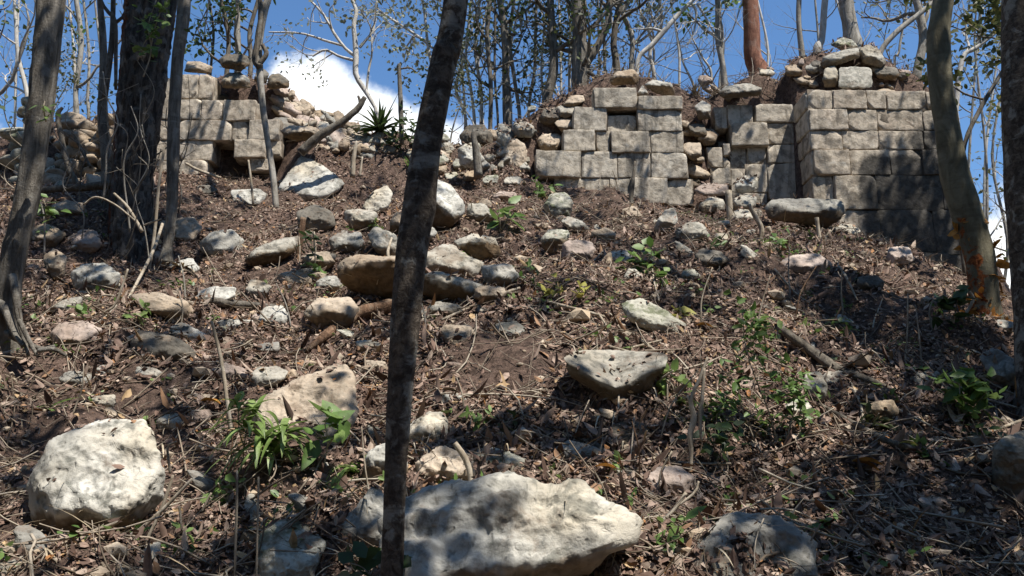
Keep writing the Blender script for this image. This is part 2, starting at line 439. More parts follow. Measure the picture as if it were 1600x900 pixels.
def mat_bark(name, c1, c2, patch, patch_amt=.5, zs=.22, sc=26, bscale=.02, bands=0.0, red=None):
    m, t = newmat(name); v, rnd = coords(t)
    mp = t.new('ShaderNodeMapping'); t.link(v, mp.inputs[0]); mp.inputs['Scale'].default_value = (1, 1, zs)
    n1 = t.noise(mp.outputs[0], sc, 6, .68, .6); n2 = t.noise(v, sc * .35, 5, .6, .4); n3 = t.noise(v, sc * 3, 4, .65)
    c = t.mix(t.range(n1, .36, .66), (*c1, 1), (*c2, 1))
    c = t.mix(t.math('MULTIPLY', t.range(n2, .52, .62), patch_amt), c, (*patch, 1))
    c = t.mix(t.range(n3, .5, .75, 0, .4), c, (c1[0] * .5, c1[1] * .5, c1[2] * .5, 1))
    if bands:
        mb_ = t.new('ShaderNodeMapping'); t.link(v, mb_.inputs[0]); mb_.inputs['Scale'].default_value = (.7, .7, 5)
        nb = t.noise(mb_.outputs[0], 4, 4, .6)
        c = t.mix(t.math('MULTIPLY', t.range(nb, .52, .66), bands), c, (c1[0] * .45, c1[1] * .4, c1[2] * .35, 1))
    if red:
        at = t.new('ShaderNodeAttribute'); at.attribute_name = 'soil'
        nr = t.noise(v, 13, 5, .65, .5)
        f = t.range(t.math('ADD', at.outputs['Fac'], t.math('MULTIPLY', t.math('SUBTRACT', nr, .5), 1.8)), .55, .7)
        c = t.mix(f, c, t.mix(t.range(n3, .4, .6), (*red, 1), (red[0] * .45, red[1] * .4, red[2] * .4, 1)))
    t.link(c, t.p.inputs['Base Color'])
    bump(t, t.math('ADD', n1, t.math('MULTIPLY', n3, .3)), .9, bscale)
    return m
M['bark_centre'] = mat_bark('dark_mottled_bark', (.058, .044, .034), (.17, .14, .11), (.36, .35, .31), .75, .9, 38, .016, .55)
M['bark_left'] = mat_bark('grey_fissured_bark', (.10, .087, .07), (.24, .215, .18), (.30, .285, .25), .45, .12, 26, .025, .25)
M['bark_plate'] = mat_bark('furrowed_plate_bark', (.030, .024, .020), (.125, .11, .095), (.26, .245, .22), .5, .16, 24, .03, 0, red=(.15, .06, .03))
M['bark_gumbo'] = mat_bark('olive_peeling_bark', (.13, .115, .075), (.215, .195, .135), (.27, .25, .19), .4, .3, 14, .01, .3, red=(.30, .095, .03))
M['bark_dark'] = mat_bark('dark_brown_bark', (.085, .07, .055), (.19, .165, .13), (.30, .285, .25), .4, .2, 30, .012)
M['bark_red'] = mat_bark('reddish_bark', (.16, .07, .045), (.30, .145, .095), (.34, .25, .2), .35, .3, 20, .012)
M['bark_grey'] = mat_bark('pale_grey_bark', (.20, .18, .15), (.36, .335, .29), (.42, .40, .36), .5, .3, 20, .01, .2)
M['bark_white'] = mat_bark('whitish_bark', (.42, .39, .34), (.60, .57, .52), (.33, .3, .26), .4, .4, 18, .006)
M['stick'] = mat_bark('dry_stick', (.24, .195, .14), (.44, .375, .29), (.5, .45, .37), .5, .1, 40, .004)
M['log'] = mat_bark('rotting_log', (.10, .058, .035), (.24, .145, .09), (.33, .26, .19), .4, .1, 34, .02)
M['twigs'] = mat_leaf('dry_twig', [(0, (.10, .075, .05)), (.4, (.24, .19, .14)), (.8, (.36, .30, .23)), (1, (.48, .42, .33))], .85)

# ------------------------------------------------------------------ ground: one sheet to the horizon
def build_ground():
    def axis(lo, hi, step, far):
        a = list(np.arange(lo, hi, step)); s = step; x = a[-1]
        while x < far: s *= 1.22; x += s; a.append(x)
        s = step; x = lo; b = []
        while x > -far: s *= 1.22; x -= s; b.append(x)
        return np.array(b[::-1] + a)
    xs = axis(-7.5, 7.0, .045, 2500.0); ys = axis(1.2, 11.5, .045, 2500.0)
    X, Y = np.meshgrid(xs, ys)
    Z = H(X, Y)
    nx, ny = len(xs), len(ys)
    i = np.arange(ny - 1)[:, None]; j = np.arange(nx - 1)[None, :]
    Q = np.stack([i * nx + j, i * nx + j + 1, (i + 1) * nx + j + 1, (i + 1) * nx + j], -1).reshape(-1, 4)
    mb = MB(); mb.add(np.stack([X, Y, Z], -1), None, Q)
    o = mb.build('ground', M['soil'])
    tag(o, 'rubble mound slope of dark brown forest soil', 'ground', kind='structure')
    return o, xs, ys, Z
GROUND, GXS, GYS, GZ = build_ground()

def settle_ground():
    """earth has crept down against every stone: raise it behind and beside them"""
    global GZ
    Z = GZ.copy()
    for (x, y, z, r, h) in ROCKS:
        if y > 9.3: continue
        sx = r * .95 + .04; sy = max(.12, r * .7); cy = y + .35 * max(r, h); a = min(.06, .16 * h) * min(1, max(0, (8.2 - y) / 4.5))
        i0, i1 = np.searchsorted(GXS, [x - 3 * sx, x + 3 * sx]); j0, j1 = np.searchsorted(GYS, [cy - 3 * sy, cy + 3 * sy])
        X, Y = np.meshgrid(GXS[i0:i1], GYS[j0:j1])
        Z[j0:j1, i0:i1] += a * np.exp(-((X - x) / sx) ** 2 - ((Y - cy) / sy) ** 2)
    GZ = Z
    X, Y = np.meshgrid(GXS, GYS)
    GROUND.data.vertices.foreach_set('co', np.stack([X, Y, Z], -1).ravel().astype(np.float32)); GROUND.data.update()

def HS(X, Y):
    """height of the settled ground, by bilinear look-up"""
    X = np.asarray(X, float); Y = np.asarray(Y, float)
    i = np.clip(np.searchsorted(GXS, X) - 1, 0, len(GXS) - 2); j = np.clip(np.searchsorted(GYS, Y) - 1, 0, len(GYS) - 2)
    a = (X - GXS[i]) / (GXS[i + 1] - GXS[i]); b = (Y - GYS[j]) / (GYS[j + 1] - GYS[j])
    return (GZ[j, i] * (1 - a) + GZ[j, i + 1] * a) * (1 - b) + (GZ[j + 1, i] * (1 - a) + GZ[j + 1, i + 1] * a) * b

# ------------------------------------------------------------------ rocks
_ico = {}
def ico(n):
    if n not in _ico:
        import bmesh
        bm = bmesh.new(); bmesh.ops.create_icosphere(bm, subdivisions=n, radius=1)
        v = np.array([x.co[:] for x in bm.verts]); f = np.array([[q.index for q in p.verts] for p in bm.faces]); bm.free()
        _ico[n] = (v, f)
    return _ico[n]

def vnormals(v, f):
    n = np.cross(v[f[:, 1]] - v[f[:, 0]], v[f[:, 2]] - v[f[:, 0]])
    N = np.zeros_like(v)
    for k in range(3): np.add.at(N, f[:, k], n)
    return N / (np.linalg.norm(N, axis=1)[:, None] + 1e-12)

def chaikin(p, n=1, q=.18):
    for _ in range(n):
        a = p; b = np.roll(p, -1, 0)
        p = np.stack([a * (1 - q) + b * q, a * q + b * (1 - q)], 1).reshape(-1, 2)
    return p

ROCK_SEED = [100]
ROCKS = []            # (x, y, z, r) of every rock, so that litter is not put inside them
def rock_mesh(name, poly_xz, mat, kt=1.1, kf=.5, ridge=.55, tilt=0.0, vee=0.0, T=None, rough=1.0, soil=.8, sub=5, seed=None, blocky=.28, facet=1, rim=.09, lean=(0, 0)):
    """closed stone whose outline in the XZ plane is poly_xz (metres, star shaped round its middle), local origin at the middle of its base"""
    if seed is None: ROCK_SEED[0] += 1; seed = ROCK_SEED[0]
    p = np.asarray(poly_xz, float)
    c = (p.max(0) + p.min(0)) / 2; w, h = p.max(0) - p.min(0)
    q = chaikin(p, 1, .09)
    d = []
    for k in range(len(q)):
        a, b = q[k], q[(k + 1) % len(q)]
        for s in np.linspace(0, 1, 12, endpoint=False): d.append(a * (1 - s) + b * s)
    d = np.array(d) - c
    ang = np.arctan2(d[:, 1], d[:, 0]); rad = np.hypot(d[:, 0], d[:, 1])
    o = np.argsort(ang); ang, rad = ang[o], rad[o]
    ang = np.concatenate([ang - 2 * math.pi, ang, ang + 2 * math.pi]); rad = np.tile(rad, 3)
    V, Fc = ico(sub)
    th = np.arctan2(V[:, 2], V[:, 0]); ro = np.hypot(V[:, 0], V[:, 2]).clip(0, 1)
    rp = np.arcsin(ro) / (math.pi / 2)
    rp = rp ** .85
    R = np.interp(th, ang, rad)
    # a second, finer wobble of the outline
    R = R * (1 + .03 * fbm(np.cos(th) * 4, np.sin(th) * 4, seed * 1.7, 3, seed))
    x = R * rp * np.cos(th); z = R * rp * np.sin(th)
    size = min(w, h)
    if T is None: T = .75 * size + .1 * w
    zr = h / 2 - ridge * h
    zz = z - zr - tilt * x - vee * np.abs(x) + .05 * h * fbm(x / w * 3, z / h * 3, seed, 2, seed + 3)
    rg = np.random.default_rng(seed * 7 + 1)
    pl = [kt * zz, -kf * zz]
    if facet:
        pl.append(rg.uniform(.35, 1.0) * (-x - rg.uniform(.12, .36) * w)); pl.append(rg.uniform(.35, 1.0) * (x - rg.uniform(.12, .36) * w))
        for i in range(3):
            a_ = rg.uniform(0, 2 * math.pi); ex, ez = math.cos(a_), math.sin(a_); ext = abs(ex) * w / 2 + abs(ez) * h / 2
            pl.append(rg.uniform(.4, 1.2) * (x * ex + z * ez - ext * rg.uniform(.25, .55)))
    tau = .022 * size; pl = np.array(pl) / tau; mx = pl.max(0)
    yf = tau * (mx + np.log(np.exp(pl - mx).sum(0)))
    dome = np.sqrt(np.clip(1 - rp ** (2 / blocky * .5 + 1), 0, 1))
    y = np.where(V[:, 1] < 0, yf, yf + T * dome) + rim * size * rp ** 9
    # a face that leans back stands higher than one that does not
    yr = np.clip(y - kf * (1 - ridge) * h, -.5, 1.5 * size)
    z = z + yr * lean[1]; x = x + yr * lean[0]
    P = np.stack([x, y, z], 1)
    for i in range(4):
        dn = unit(rg, 1)[0]; pr = P @ dn
        e_ = pr - (pr.max() - rg.uniform(.01, .05) * size)
        P = np.where(e_[:, None] > 0, P - dn * e_[:, None], P)
    N = vnormals(P, Fc)
    k = 1.0 / size
    e = rough * size
    so = seed * 3.1
    def ridged(s, sd, oc=3): return 1 - 2 * np.abs(fbm(P[:, 0] * k * s + so, P[:, 1] * k * s, P[:, 2] * k * s, oc, sd))
    dsp = .020 * fbm(P[:, 0] * k * 1.6 + so, P[:, 1] * k * 1.6, P[:, 2] * k * 1.6, 2, seed) + .032 * ridged(2.6, seed + 1, 4) + .014 * ridged(8.0, seed + 2, 4)
    # pits eaten into the limestone
    pit = vnoise(P[:, 0] * k * 6 + so, P[:, 1] * k * 6, P[:, 2] * k * 6, seed + 7)
    dsp = dsp - .05 * np.clip(pit - .35, 0, 1)
    edge = np.where(rp > .8, .55, 1.0)
    P = P + N * (dsp * e * edge)[:, None]
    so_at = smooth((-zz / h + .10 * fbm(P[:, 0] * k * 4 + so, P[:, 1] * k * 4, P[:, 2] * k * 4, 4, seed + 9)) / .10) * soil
    P[:, 2] += h / 2
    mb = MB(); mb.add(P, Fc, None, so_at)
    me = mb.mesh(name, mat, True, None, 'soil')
    return me, kf * (1 - ridge) * h, T

def autopoly(u0, v0, u1, v1, seed):
    r = np.random.default_rng(seed); n = int(r.integers(5, 8))
    a = (np.arange(n) + r.uniform(-.32, .32, n)) * 2 * math.pi / n
    rr = r.uniform(.75, 1.15, n)
    x = np.sign(np.cos(a)) * np.abs(np.cos(a)) ** .8 * rr; y = np.sign(np.sin(a)) * np.abs(np.sin(a)) ** .8 * rr
    x = (x - x.min()) / (x.max() - x.min()); y = (y - y.min()) / (y.max() - y.min())
    return [(u0 + (u1 - u0) * p, v0 + (v1 - v0) * q) for p, q in zip(x, y)]

def rock(label, poly, mat='pale', cat='rock', name=None, Y=None, group=None, dY=0.0, up=0.0, vg=None, **kw):
    """stone seen at photo outline POLY, resting on the slope where the ray through its lower edge meets the ground (or at depth Y)"""
    ROCK_SEED[0] += 1; seed = kw.pop('seed', ROCK_SEED[0])
    if isinstance(poly, tuple): poly = autopoly(*poly, seed)
    P = np.array(poly, float)
    (u0, v0), (u1, v1) = P.min(0), P.max(0); uc = (u0 + u1) / 2
    Yg = Y if Y is not None else hit(uc, (vg if vg is not None else v1 - .06 * (v1 - v0)), 1.8)
    Yg += dY
    ref = wp(uc, v1, Yg)
    W = np.array([wp(u, v, Yg) for u, v in P]); poly_xz = W[:, [0, 2]] - ref[[0, 2]]
    big = max(u1 - u0, v1 - v0)
    sub = 6 if big > 130 else 5 if big > 38 else 4
    nm = name or cat
    dr = unproj(uc, (v0 + v1) / 2)
    me, back, T = rock_mesh(nm, poly_xz, M[mat], seed=seed, sub=sub, lean=(dr[0] / dr[1], dr[2] / dr[1]), **kw)
    o = bpy.data.objects.new(nm, me); COL.objects.link(o)
    mid = poly_xz.mean(0) * 0
    o.location = (ref[0] + (P[:, 0].max() * 0), Yg - back, ref[2] + up)
    # local x was measured from the outline's middle
    tag(o, label, cat, group)
    ROCKS.append((ref[0], Yg, ref[2], (u1 - u0) / 2 * pxm(Yg), (v1 - v0) * pxm(Yg)))
    return o

# ------------------------------------------------------------------ ruined masonry
_cube = {}
def gridcube(n):
    if n not in _cube:
        import bmesh
        bm = bmesh.new(); bmesh.ops.create_cube(bm, size=2.0)
        bmesh.ops.subdivide_edges(bm, edges=bm.edges[:], cuts=n, use_grid_fill=True)
        v = np.array([x.co[:] for x in bm.verts]); f = np.array([[q.index for q in p.verts] for p in bm.faces]); bm.free()
        _cube[n] = (v, f)
    return _cube[n]

def block(mb, lo, hi, seed, r=.022, rough=1.0, stain=None, n=13):
    v, f = gridcube(n)
    lo = np.asarray(lo, float); hi = np.asarray(hi, float); c = (lo + hi) / 2; hf = (hi - lo) / 2
    rr = np.minimum(r, hf * .3)
    # keep loops of the lattice close to the edges so that they stay crisp
    m = n + 1; lv = np.rint((v + 1) / 2 * m).astype(int)
    q = np.zeros_like(v)
    for a in range(3):
        e = min(.3, rr[a] * 1.05 / hf[a]); pos = np.concatenate([[-1, -1 + e * .3, -1 + e], np.linspace(-1 + e, 1 - e, m - 3)[1:-1], [1 - e, 1 - e * .3, 1]])
        q[:, a] = pos[lv[:, a]]
    p = q * hf; inner = np.clip(p, -(hf - rr), hf - rr); d = p - inner
    L = np.linalg.norm(d / rr, axis=1)[:, None]
    p = np.where(L > 1e-6, inner + d / np.maximum(L, 1e-6), p)
    s = seed * 2.37
    nn = np.stack([fbm(p[:, 0] * 9 + s + 50 * a, p[:, 1] * 9 + s, p[:, 2] * 9, 3, seed + a) for a in range(3)], 1)
    n2 = np.stack([fbm(p[:, 0] * 40 + s + 50 * a, p[:, 1] * 40, p[:, 2] * 40, 2, seed + a + 5) for a in range(3)], 1)
    p = p + rough * (nn * .0055 + n2 * .0022)
    # a chipped corner or two
    rg = np.random.default_rng(seed)
    for _ in range(2):
        if rg.random() < .6:
            cn = np.array([rg.choice([-1, 1]), -1, rg.choice([-1, 1])]); dn = cn / np.array([1.0, 1.0, 1.0]); dn = dn / np.linalg.norm(dn)
            lim = (hf * np.abs(dn)).sum() - rg.uniform(.02, .05)
            e = p @ dn - lim
            p = np.where(e[:, None] > 0, p - dn * e[:, None], p)
    ang = rg.normal(0, .016); ca, sa = math.cos(ang), math.sin(ang)
    p = np.stack([p[:, 0] * ca - p[:, 2] * sa, p[:, 1], p[:, 0] * sa + p[:, 2] * ca], 1) + c
    at = None
    if stain is not None: at = stain(p)
    mb.add(p, None, f, at)

def masonry(root, name, mat, blocks, Y, depth=.30, gap=.004, stain=None, seed=1, shave=0.0):
    mb = MB(); mt = MB(); rg = np.random.default_rng(seed)
    for k, b in enumerate(blocks):
        u0, v0, u1, v1 = b[:4]; dy = b[4] if len(b) > 4 else 0.0
        A = wp(u0, v1, Y); B = wp(u1, v0, Y)
        # the wall is upright: take x where the middle of the block is seen
        a = wp(u0, (v0 + v1) / 2, Y)[0]; c = wp(u1, (v0 + v1) / 2, Y)[0]
        g = gap * .5
        y0 = Y + dy + rg.uniform(-.012, .012)
        block(mb, (a + g, y0, A[2] + g), (c - g, Y + depth + rg.uniform(-.03, .03), B[2] - g), seed * 100 + k, rg.uniform(.003, .007), 1.0, stain)
        f = .006; yb = Y + max(dy, 0) + .016 + rg.uniform(-.003, .003)
        block(mt, (a - f, yb, A[2] - f), (c + f, Y + depth * .8, B[2] + f), seed * 100 + k + 50, .004, .5, stain, 5)
    base = np.array(root.location)
    o = mb.build(name, mat, root, True, base, 'soil')
    mt.build('mortar_bed', M['mortar'], root, True, base, 'soil')
    return o

def core(root, name, mat, poly, Y, depth, seed, n=140):
    """mortared rubble behind the facing: rough stones packed in a mass, outline in photo pixels at depth Y"""
    mb = MB(); rg = np.random.default_rng(seed)
    P = np.array([wp(u, v, Y) for u, v in poly])[:, [0, 2]]
    def inside(x, z):
        r = False; m = len(P)
        for i in range(m):
            (x0, z0), (x1, z1) = P[i], P[(i + 1) % m]
            if (z0 > z) != (z1 > z) and x < (x1 - x0) * (z - z0) / (z1 - z0) + x0: r = not r
        return r
    lo, hi = P.min(0), P.max(0); V, Fc = ico(3); k = 0; tries = 0
    while k < n and tries < n * 30:
        tries += 1
        x, z = rg.uniform(lo, hi)
        if not inside(x, z): continue
        s = rg.uniform(.05, .13) * np.array([rg.uniform(.9, 1.6), 1.2, rg.uniform(.6, 1.0)])
        p = V * s
        for _ in range(3):
            d = unit(rg, 1)[0]; e = p @ d - (np.abs(s * d)).sum() * .5
            p = np.where(e[:, None] > 0, p - d * e[:, None], p)
        p = p * (1 + .10 * fbm(V[:, 0] * 2 + k, V[:, 1] * 2, V[:, 2] * 2, 3, seed))[:, None]
        mb.add(p + np.array([x, Y + rg.uniform(0, depth), z]), Fc); k += 1
    return mb.build(name, mat, root, True, np.array(root.location), 'soil')

def wall_root(name, label, u, v, Y): return thing(name, label, 'ruined wall', tuple(wp(u, v, Y)))

# the middle stretch: stepped courses of squared stone
YB = 9.2
B_ROWS = [(928, 137, 995, 168), (997, 151, 1066, 172, -.02),
          (897, 167, 948, 203), (950, 176, 996, 204, .07), (997, 172, 1065, 205),
          (880, 203, 930, 236), (932, 204, 953, 236, .012), (955, 205, 1015, 238), (1017, 205, 1068, 238),
          (837, 237, 907, 277, -.03), (909, 236, 964, 277), (965, 238, 1017, 277, .015), (1018, 238, 1074, 277),
          (867, 278, 952, 318, .012), (953, 278, 985, 318, .02), (986, 278, 1043, 318), (1044, 278, 1084, 318, .04)]
r = wall_root('ruined_wall', 'stepped grey stretch of squared stone wall in the middle, five courses, left end broken down', 955, 310, YB)
masonry(r, 'masonry_facing', M['wall_grey'], B_ROWS, YB, seed=3)
core(r, 'rubble_core', M['dark'], [(900, 300), (905, 215), (930, 180), (950, 150), (1050, 160), (1060, 300)], YB + .2, .2, 5, 90)

# the recessed stretch between it and the projecting corner
YD = 9.46
D_ROWS = [(1118, 166, 1137, 199, .02), (1138, 164, 1176, 196), (1180, 163, 1244, 191, -.02),
          (1142, 192, 1200, 228, -.02), (1201, 192, 1248, 224), (1201, 225, 1248, 254, .01), (1201, 255, 1250, 310, .012),
          (1170, 228, 1199, 254, .05), (1106, 230, 1129, 261, -.01), (1131, 224, 1141, 242), (1131, 243, 1141, 261, .02),
          (1112, 262, 1142, 292), (1143, 226, 1168, 262, .06), (1144, 262, 1166, 300, .03), (1167, 255, 1200, 300, .03), (1143, 300, 1200, 330, .03)]
r = wall_root('ruined_wall', 'recessed tan stretch of stone wall beside the projecting corner, with missing stones', 1190, 310, YD)
masonry(r, 'masonry_facing', M['wall_tan'], D_ROWS, YD, seed=4)
core(r, 'rubble_core', M['tan'], [(1100, 310), (1095, 240), (1120, 170), (1240, 165), (1245, 310)], YD + .2, .2, 6, 90)

# the projecting corner on the right, tall, its lower right black with old growth
YE = 9.0
def e_stain(p):
    # black growth spreads over the lower right of this wall, higher in streaks
    a = 1.25 * smooth((p[:, 0] - 3.5) / .4) * smooth((5.12 - p[:, 2]) / .32)
    b = .75 * smooth((p[:, 0] - 4.0) / .4) * smooth((5.5 - p[:, 2]) / .3)
    return np.maximum(a, b)
E_ROWS = [(1263, 140, 1301, 169), (1302, 141, 1353, 170), (1354, 141, 1385, 170, .01), (1386, 142, 1447, 171), (1448, 143, 1485, 171),
          (1265, 170, 1325, 203, -.01), (1326, 171, 1371, 203), (1372, 172, 1442, 203), (1443, 172, 1486, 203),
          (1268, 204, 1316, 233), (1317, 204, 1373, 233, .012), (1374, 204, 1443, 233), (1444, 204, 1488, 233, .01),
          (1272, 234, 1327, 273, -.015), (1328, 234, 1391, 273), (1392, 234, 1441, 273, .01), (1442, 234, 1492, 273),
          (1275, 274, 1303, 327, .02), (1305, 275, 1369, 328, -.02), (1370, 274, 1473, 327), (1474, 274, 1500, 327),
          (1279, 328, 1311, 372, .03), (1312, 329, 1376, 391, .005), (1377, 328, 1461, 394), (1462, 328, 1508, 398),
          (1390, 395, 1418, 460, .02), (1419, 396, 1483, 462, -.03), (1484, 399, 1515, 470, -.02)]
r = wall_root('ruined_wall', 'tall projecting stone wall corner on the right, pinkish above and blackened low down', 1390, 380, YE)
masonry(r, 'masonry_facing', M['wall_pink'], E_ROWS, YE, seed=5, stain=e_stain, depth=.36)
mbs = MB()
for k, (v0, v1) in enumerate([(140, 169), (170, 203), (204, 233), (234, 273), (274, 330)]):
    zc0, zc1 = wp(1263, v1, YE)[2], wp(1263, v0, YE)[2]
    xr = wp(1265 + k * 3, (v0 + v1) / 2, YE)[0]
    block(mbs, (xr - .035, YE + .02, zc0 + .004), (xr + .10, YE + .55, zc1 - .004), 900 + k, .014)
mbs.build('side_facing', M['wall_tan'], r, True, np.array(r.location), 'soil')
core(r, 'rubble_core', M['tan'], [(1290, 330), (1285, 150), (1475, 150), (1490, 330)], YE + .3, .15, 7, 60)

# the left stretch, half hidden behind the big trunk
YA = 9.6
A_ROWS = [(284, 116, 308, 153), (309, 115, 331, 152, .01), (250, 120, 283, 153, .03),
          (240, 154, 279, 186), (280, 155, 313, 186), (314, 156, 348, 187), (349, 156, 399, 188, -.01),
          (236, 187, 279, 218, .01), (280, 188, 361, 219, -.01), (362, 188, 388, 218, .02), (389, 187, 437, 218),
          (232, 219, 279, 250), (280, 219, 332, 250), (366, 218, 415, 246, -.02), (416, 219, 437, 240, .03),
          (230, 251, 280, 282), (281, 251, 322, 282, -.03), (390, 246, 418, 264, .02)]
r = wall_root('ruined_wall', 'pinkish stretch of stone wall behind the thick dark trunk, with a hole low down', 330, 280, YA)
masonry(r, 'masonry_facing', M['wall_pink'], A_ROWS, YA, seed=6)
core(r, 'rubble_core', M['dark'], [(260, 280), (270, 130), (330, 130), (425, 200), (425, 270)], YA + .36, .12, 8, 80)

# the far left remnant: a ragged stub of coursed rubble
YF = 9.4
r = wall_root('ruined_wall', 'ragged stub of rubble masonry at far left between the grey and dark trunks', 110, 290, YF)
core(r, 'rubble_core', M['tan'], [(75, 300), (85, 215), (105, 165), (120, 195), (140, 180), (170, 185), (190, 250), (190, 300)], YF, .3, 9, 100)
core(r, 'standing_edge', M['moss'], [(12, 285), (18, 220), (24, 160), (48, 150), (50, 200), (40, 285)], YF + .1, .15, 10, 26)

# ------------------------------------------------------------------ the named stones of the slope
G = 'loose limestone rocks on the slope'
def R(label, poly, mat='pale', **kw): return rock(label, poly, mat, 'rock', 'limestone_rock', group=G, **kw)

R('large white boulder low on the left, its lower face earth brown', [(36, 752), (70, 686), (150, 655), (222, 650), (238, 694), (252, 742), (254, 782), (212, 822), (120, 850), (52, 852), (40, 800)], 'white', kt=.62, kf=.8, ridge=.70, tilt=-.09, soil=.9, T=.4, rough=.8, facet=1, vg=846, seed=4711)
R('very large white rock at the bottom right of the central trunk', [(590, 815), (618, 776), (690, 752), (740, 745), (800, 738), (860, 762), (905, 752), (945, 785), (992, 812), (990, 845), (945, 866), (905, 905), (870, 985), (600, 985)], 'white', kt=.55, kf=.8, ridge=.58, tilt=.16, soil=.7, T=.7, vg=925, rough=1.0, facet=0)
R('pointed white rock just left of the central trunk foot', [(510, 838), (530, 820), (556, 790), (582, 757), (604, 775), (606, 850), (560, 862), (525, 858)], 'white', kt=.5, kf=.3, ridge=.85, soil=.2, vg=890)
R('broad grey rock at the bottom edge under the leafy sprig', [(1085, 838), (1128, 796), (1195, 795), (1258, 815), (1282, 850), (1288, 985), (1082, 985)], 'grey', kt=.6, kf=.3, ridge=.85, soil=.1, vg=960, facet=0)
R('dull grey rock at the bottom edge right of the white boulder', [(396, 836), (440, 808), (480, 814), (508, 850), (492, 892), (452, 985), (388, 985)], 'moss', kt=.9, kf=.3, ridge=.5, soil=.3, vg=915)
R('flat shaded grey rock in the bottom left corner', [(-30, 890), (20, 868), (110, 858), (190, 864), (232, 880), (242, 985), (-40, 985)], 'grey', kt=1.2, kf=.2, ridge=.6, vg=905)
R('sloping tan grey slab with a squared dark end behind the strap leaved plant', [(384, 632), (440, 600), (520, 563), (546, 560), (560, 602), (556, 645), (540, 690), (482, 704), (430, 700), (386, 672)], 'tan', kt=.9, kf=.1, ridge=.97, soil=0, T=.3)
R('small pale rock on the upper edge of the sloping tan slab', [(384, 590), (400, 574), (432, 572), (450, 580), (440, 596), (410, 612), (388, 612)], 'pale', soil=.1)
R('knobbly white rock behind the central trunk, above the largest rock', [(622, 696), (640, 662), (670, 642), (690, 642), (702, 662), (700, 696), (660, 704)], 'white', rough=1.6, soil=.2)
R('rough brown and white rock right of the central trunk', [(644, 722), (690, 694), (736, 714), (744, 744), (704, 764), (650, 760)], 'tan', rough=1.6, soil=.5)
R('ochre based rock showing left of the central trunk', [(566, 736), (574, 706), (600, 690), (634, 700), (640, 762), (574, 760)], 'white', ridge=.45, soil=.95, kf=.5)
R('pale mossy lump on the litter over the largest rock', [(734, 712), (764, 697), (800, 708), (838, 725), (836, 740), (792, 746), (744, 736)], 'moss', soil=.3, rough=1.5)
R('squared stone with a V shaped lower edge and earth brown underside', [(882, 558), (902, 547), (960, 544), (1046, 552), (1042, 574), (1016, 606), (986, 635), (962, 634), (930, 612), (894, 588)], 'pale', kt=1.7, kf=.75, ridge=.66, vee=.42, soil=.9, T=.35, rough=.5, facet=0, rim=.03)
R('long mossy stone lying aslant above the squared V stone', [(968, 474), (1000, 464), (1040, 484), (1076, 510), (1079, 523), (1050, 529), (1012, 517), (984, 500)], 'moss', kt=1.1, kf=.4, ridge=.62, tilt=-.35, soil=.4)
R('rounded pinkish stone right of the largest rock', [(1004, 748), (1030, 730), (1060, 727), (1088, 746), (1086, 776), (1040, 784), (1010, 772)], 'pink', soil=.2)
R('dark flat faced stone below the squared V stone', [(944, 672), (980, 655), (1021, 664), (1016, 700), (1000, 724), (950, 708)], 'dark', kt=.6, ridge=.9, soil=.1)
R('grey flat stone half under litter above the largest rock', [(866, 700), (890, 686), (936, 700), (950, 722), (906, 728), (872, 718)], 'grey', soil=.1)
R('small rounded pale stone among the green shrub stems', [(1254, 602), (1262, 582), (1284, 580), (1296, 604), (1290, 628), (1266, 630)], 'pale', soil=.1)
R('flat grey rock at the right edge near the peeling trunk', [(1533, 556), (1556, 542), (1600, 568), (1650, 596), (1650, 620), (1562, 604)], 'grey', soil=.3)
R('shaded grey boulder at the right edge lower down', [(1556, 702), (1580, 680), (1650, 664), (1660, 800), (1592, 792), (1560, 760)], 'grey', kt=1.0, kf=.4, ridge=.3, soil=.3)
R('dark grey striped stone lying like a log left of centre', [(199, 532), (214, 515), (268, 524), (300, 544), (312, 560), (262, 572), (206, 566)], 'dark', kt=.8, kf=.6, ridge=.6, soil=.2)
R('brown grey stone with a hollow under it below the leaning pale sticks', [(194, 462), (240, 455), (290, 470), (306, 490), (296, 504), (258, 496), (214, 482)], 'tan', kt=1, kf=.7, ridge=.6, soil=.4)
R('small whitish stone right of the dark striped stone', [(262, 512), (284, 503), (324, 524), (324, 537), (290, 539), (268, 528)], 'white', soil=.1)
R('squat brown tan rock near the roots of the grey left trunk', [(74, 520), (90, 505), (130, 500), (158, 514), (156, 535), (110, 547), (78, 540)], 'pink', soil=.6, ridge=.6)
R('whitish lumpy rock in the dark hollow behind the leaning pale sticks', [(107, 426), (124, 412), (160, 410), (186, 428), (183, 446), (160, 462), (130, 457), (110, 450)], 'white', soil=.35)
R('flat pale stone below the whitish lumpy rock', [(70, 485), (98, 468), (128, 463), (126, 476), (92, 494)], 'pale', soil=.3)
R('small pale chip right of the whitish lumpy rock', (168, 430, 196, 458), 'pale', soil=.2)
R('smooth rounded grey stone in shade right of the thick dark trunk', [(308, 380), (330, 361), (360, 358), (380, 375), (378, 396), (350, 404), (314, 396)], 'grey', kt=.7, kf=.3, ridge=.7, soil=.1, rough=.6)
R('wedge of pale stone with brown underside below the triangular rock', [(378, 408), (400, 386), (440, 372), (466, 368), (463, 391), (430, 414), (394, 420)], 'pale', kt=1.1, kf=.7, ridge=.45, tilt=.25, soil=1, rough=.7)
R('triangular whitish rock below the left wall', [(469, 240), (500, 255), (541, 286), (531, 298), (492, 316), (450, 322), (431, 320), (436, 286)], 'white', kt=.75, kf=.5, ridge=.88, tilt=.12, soil=.5, rough=.5, T=.3)
R('small upright pale stone right of the triangular rock', [(565, 324), (580, 300), (602, 288), (614, 300), (606, 326), (580, 340), (567, 336)], 'pale', soil=.2, kt=.6, ridge=.8)
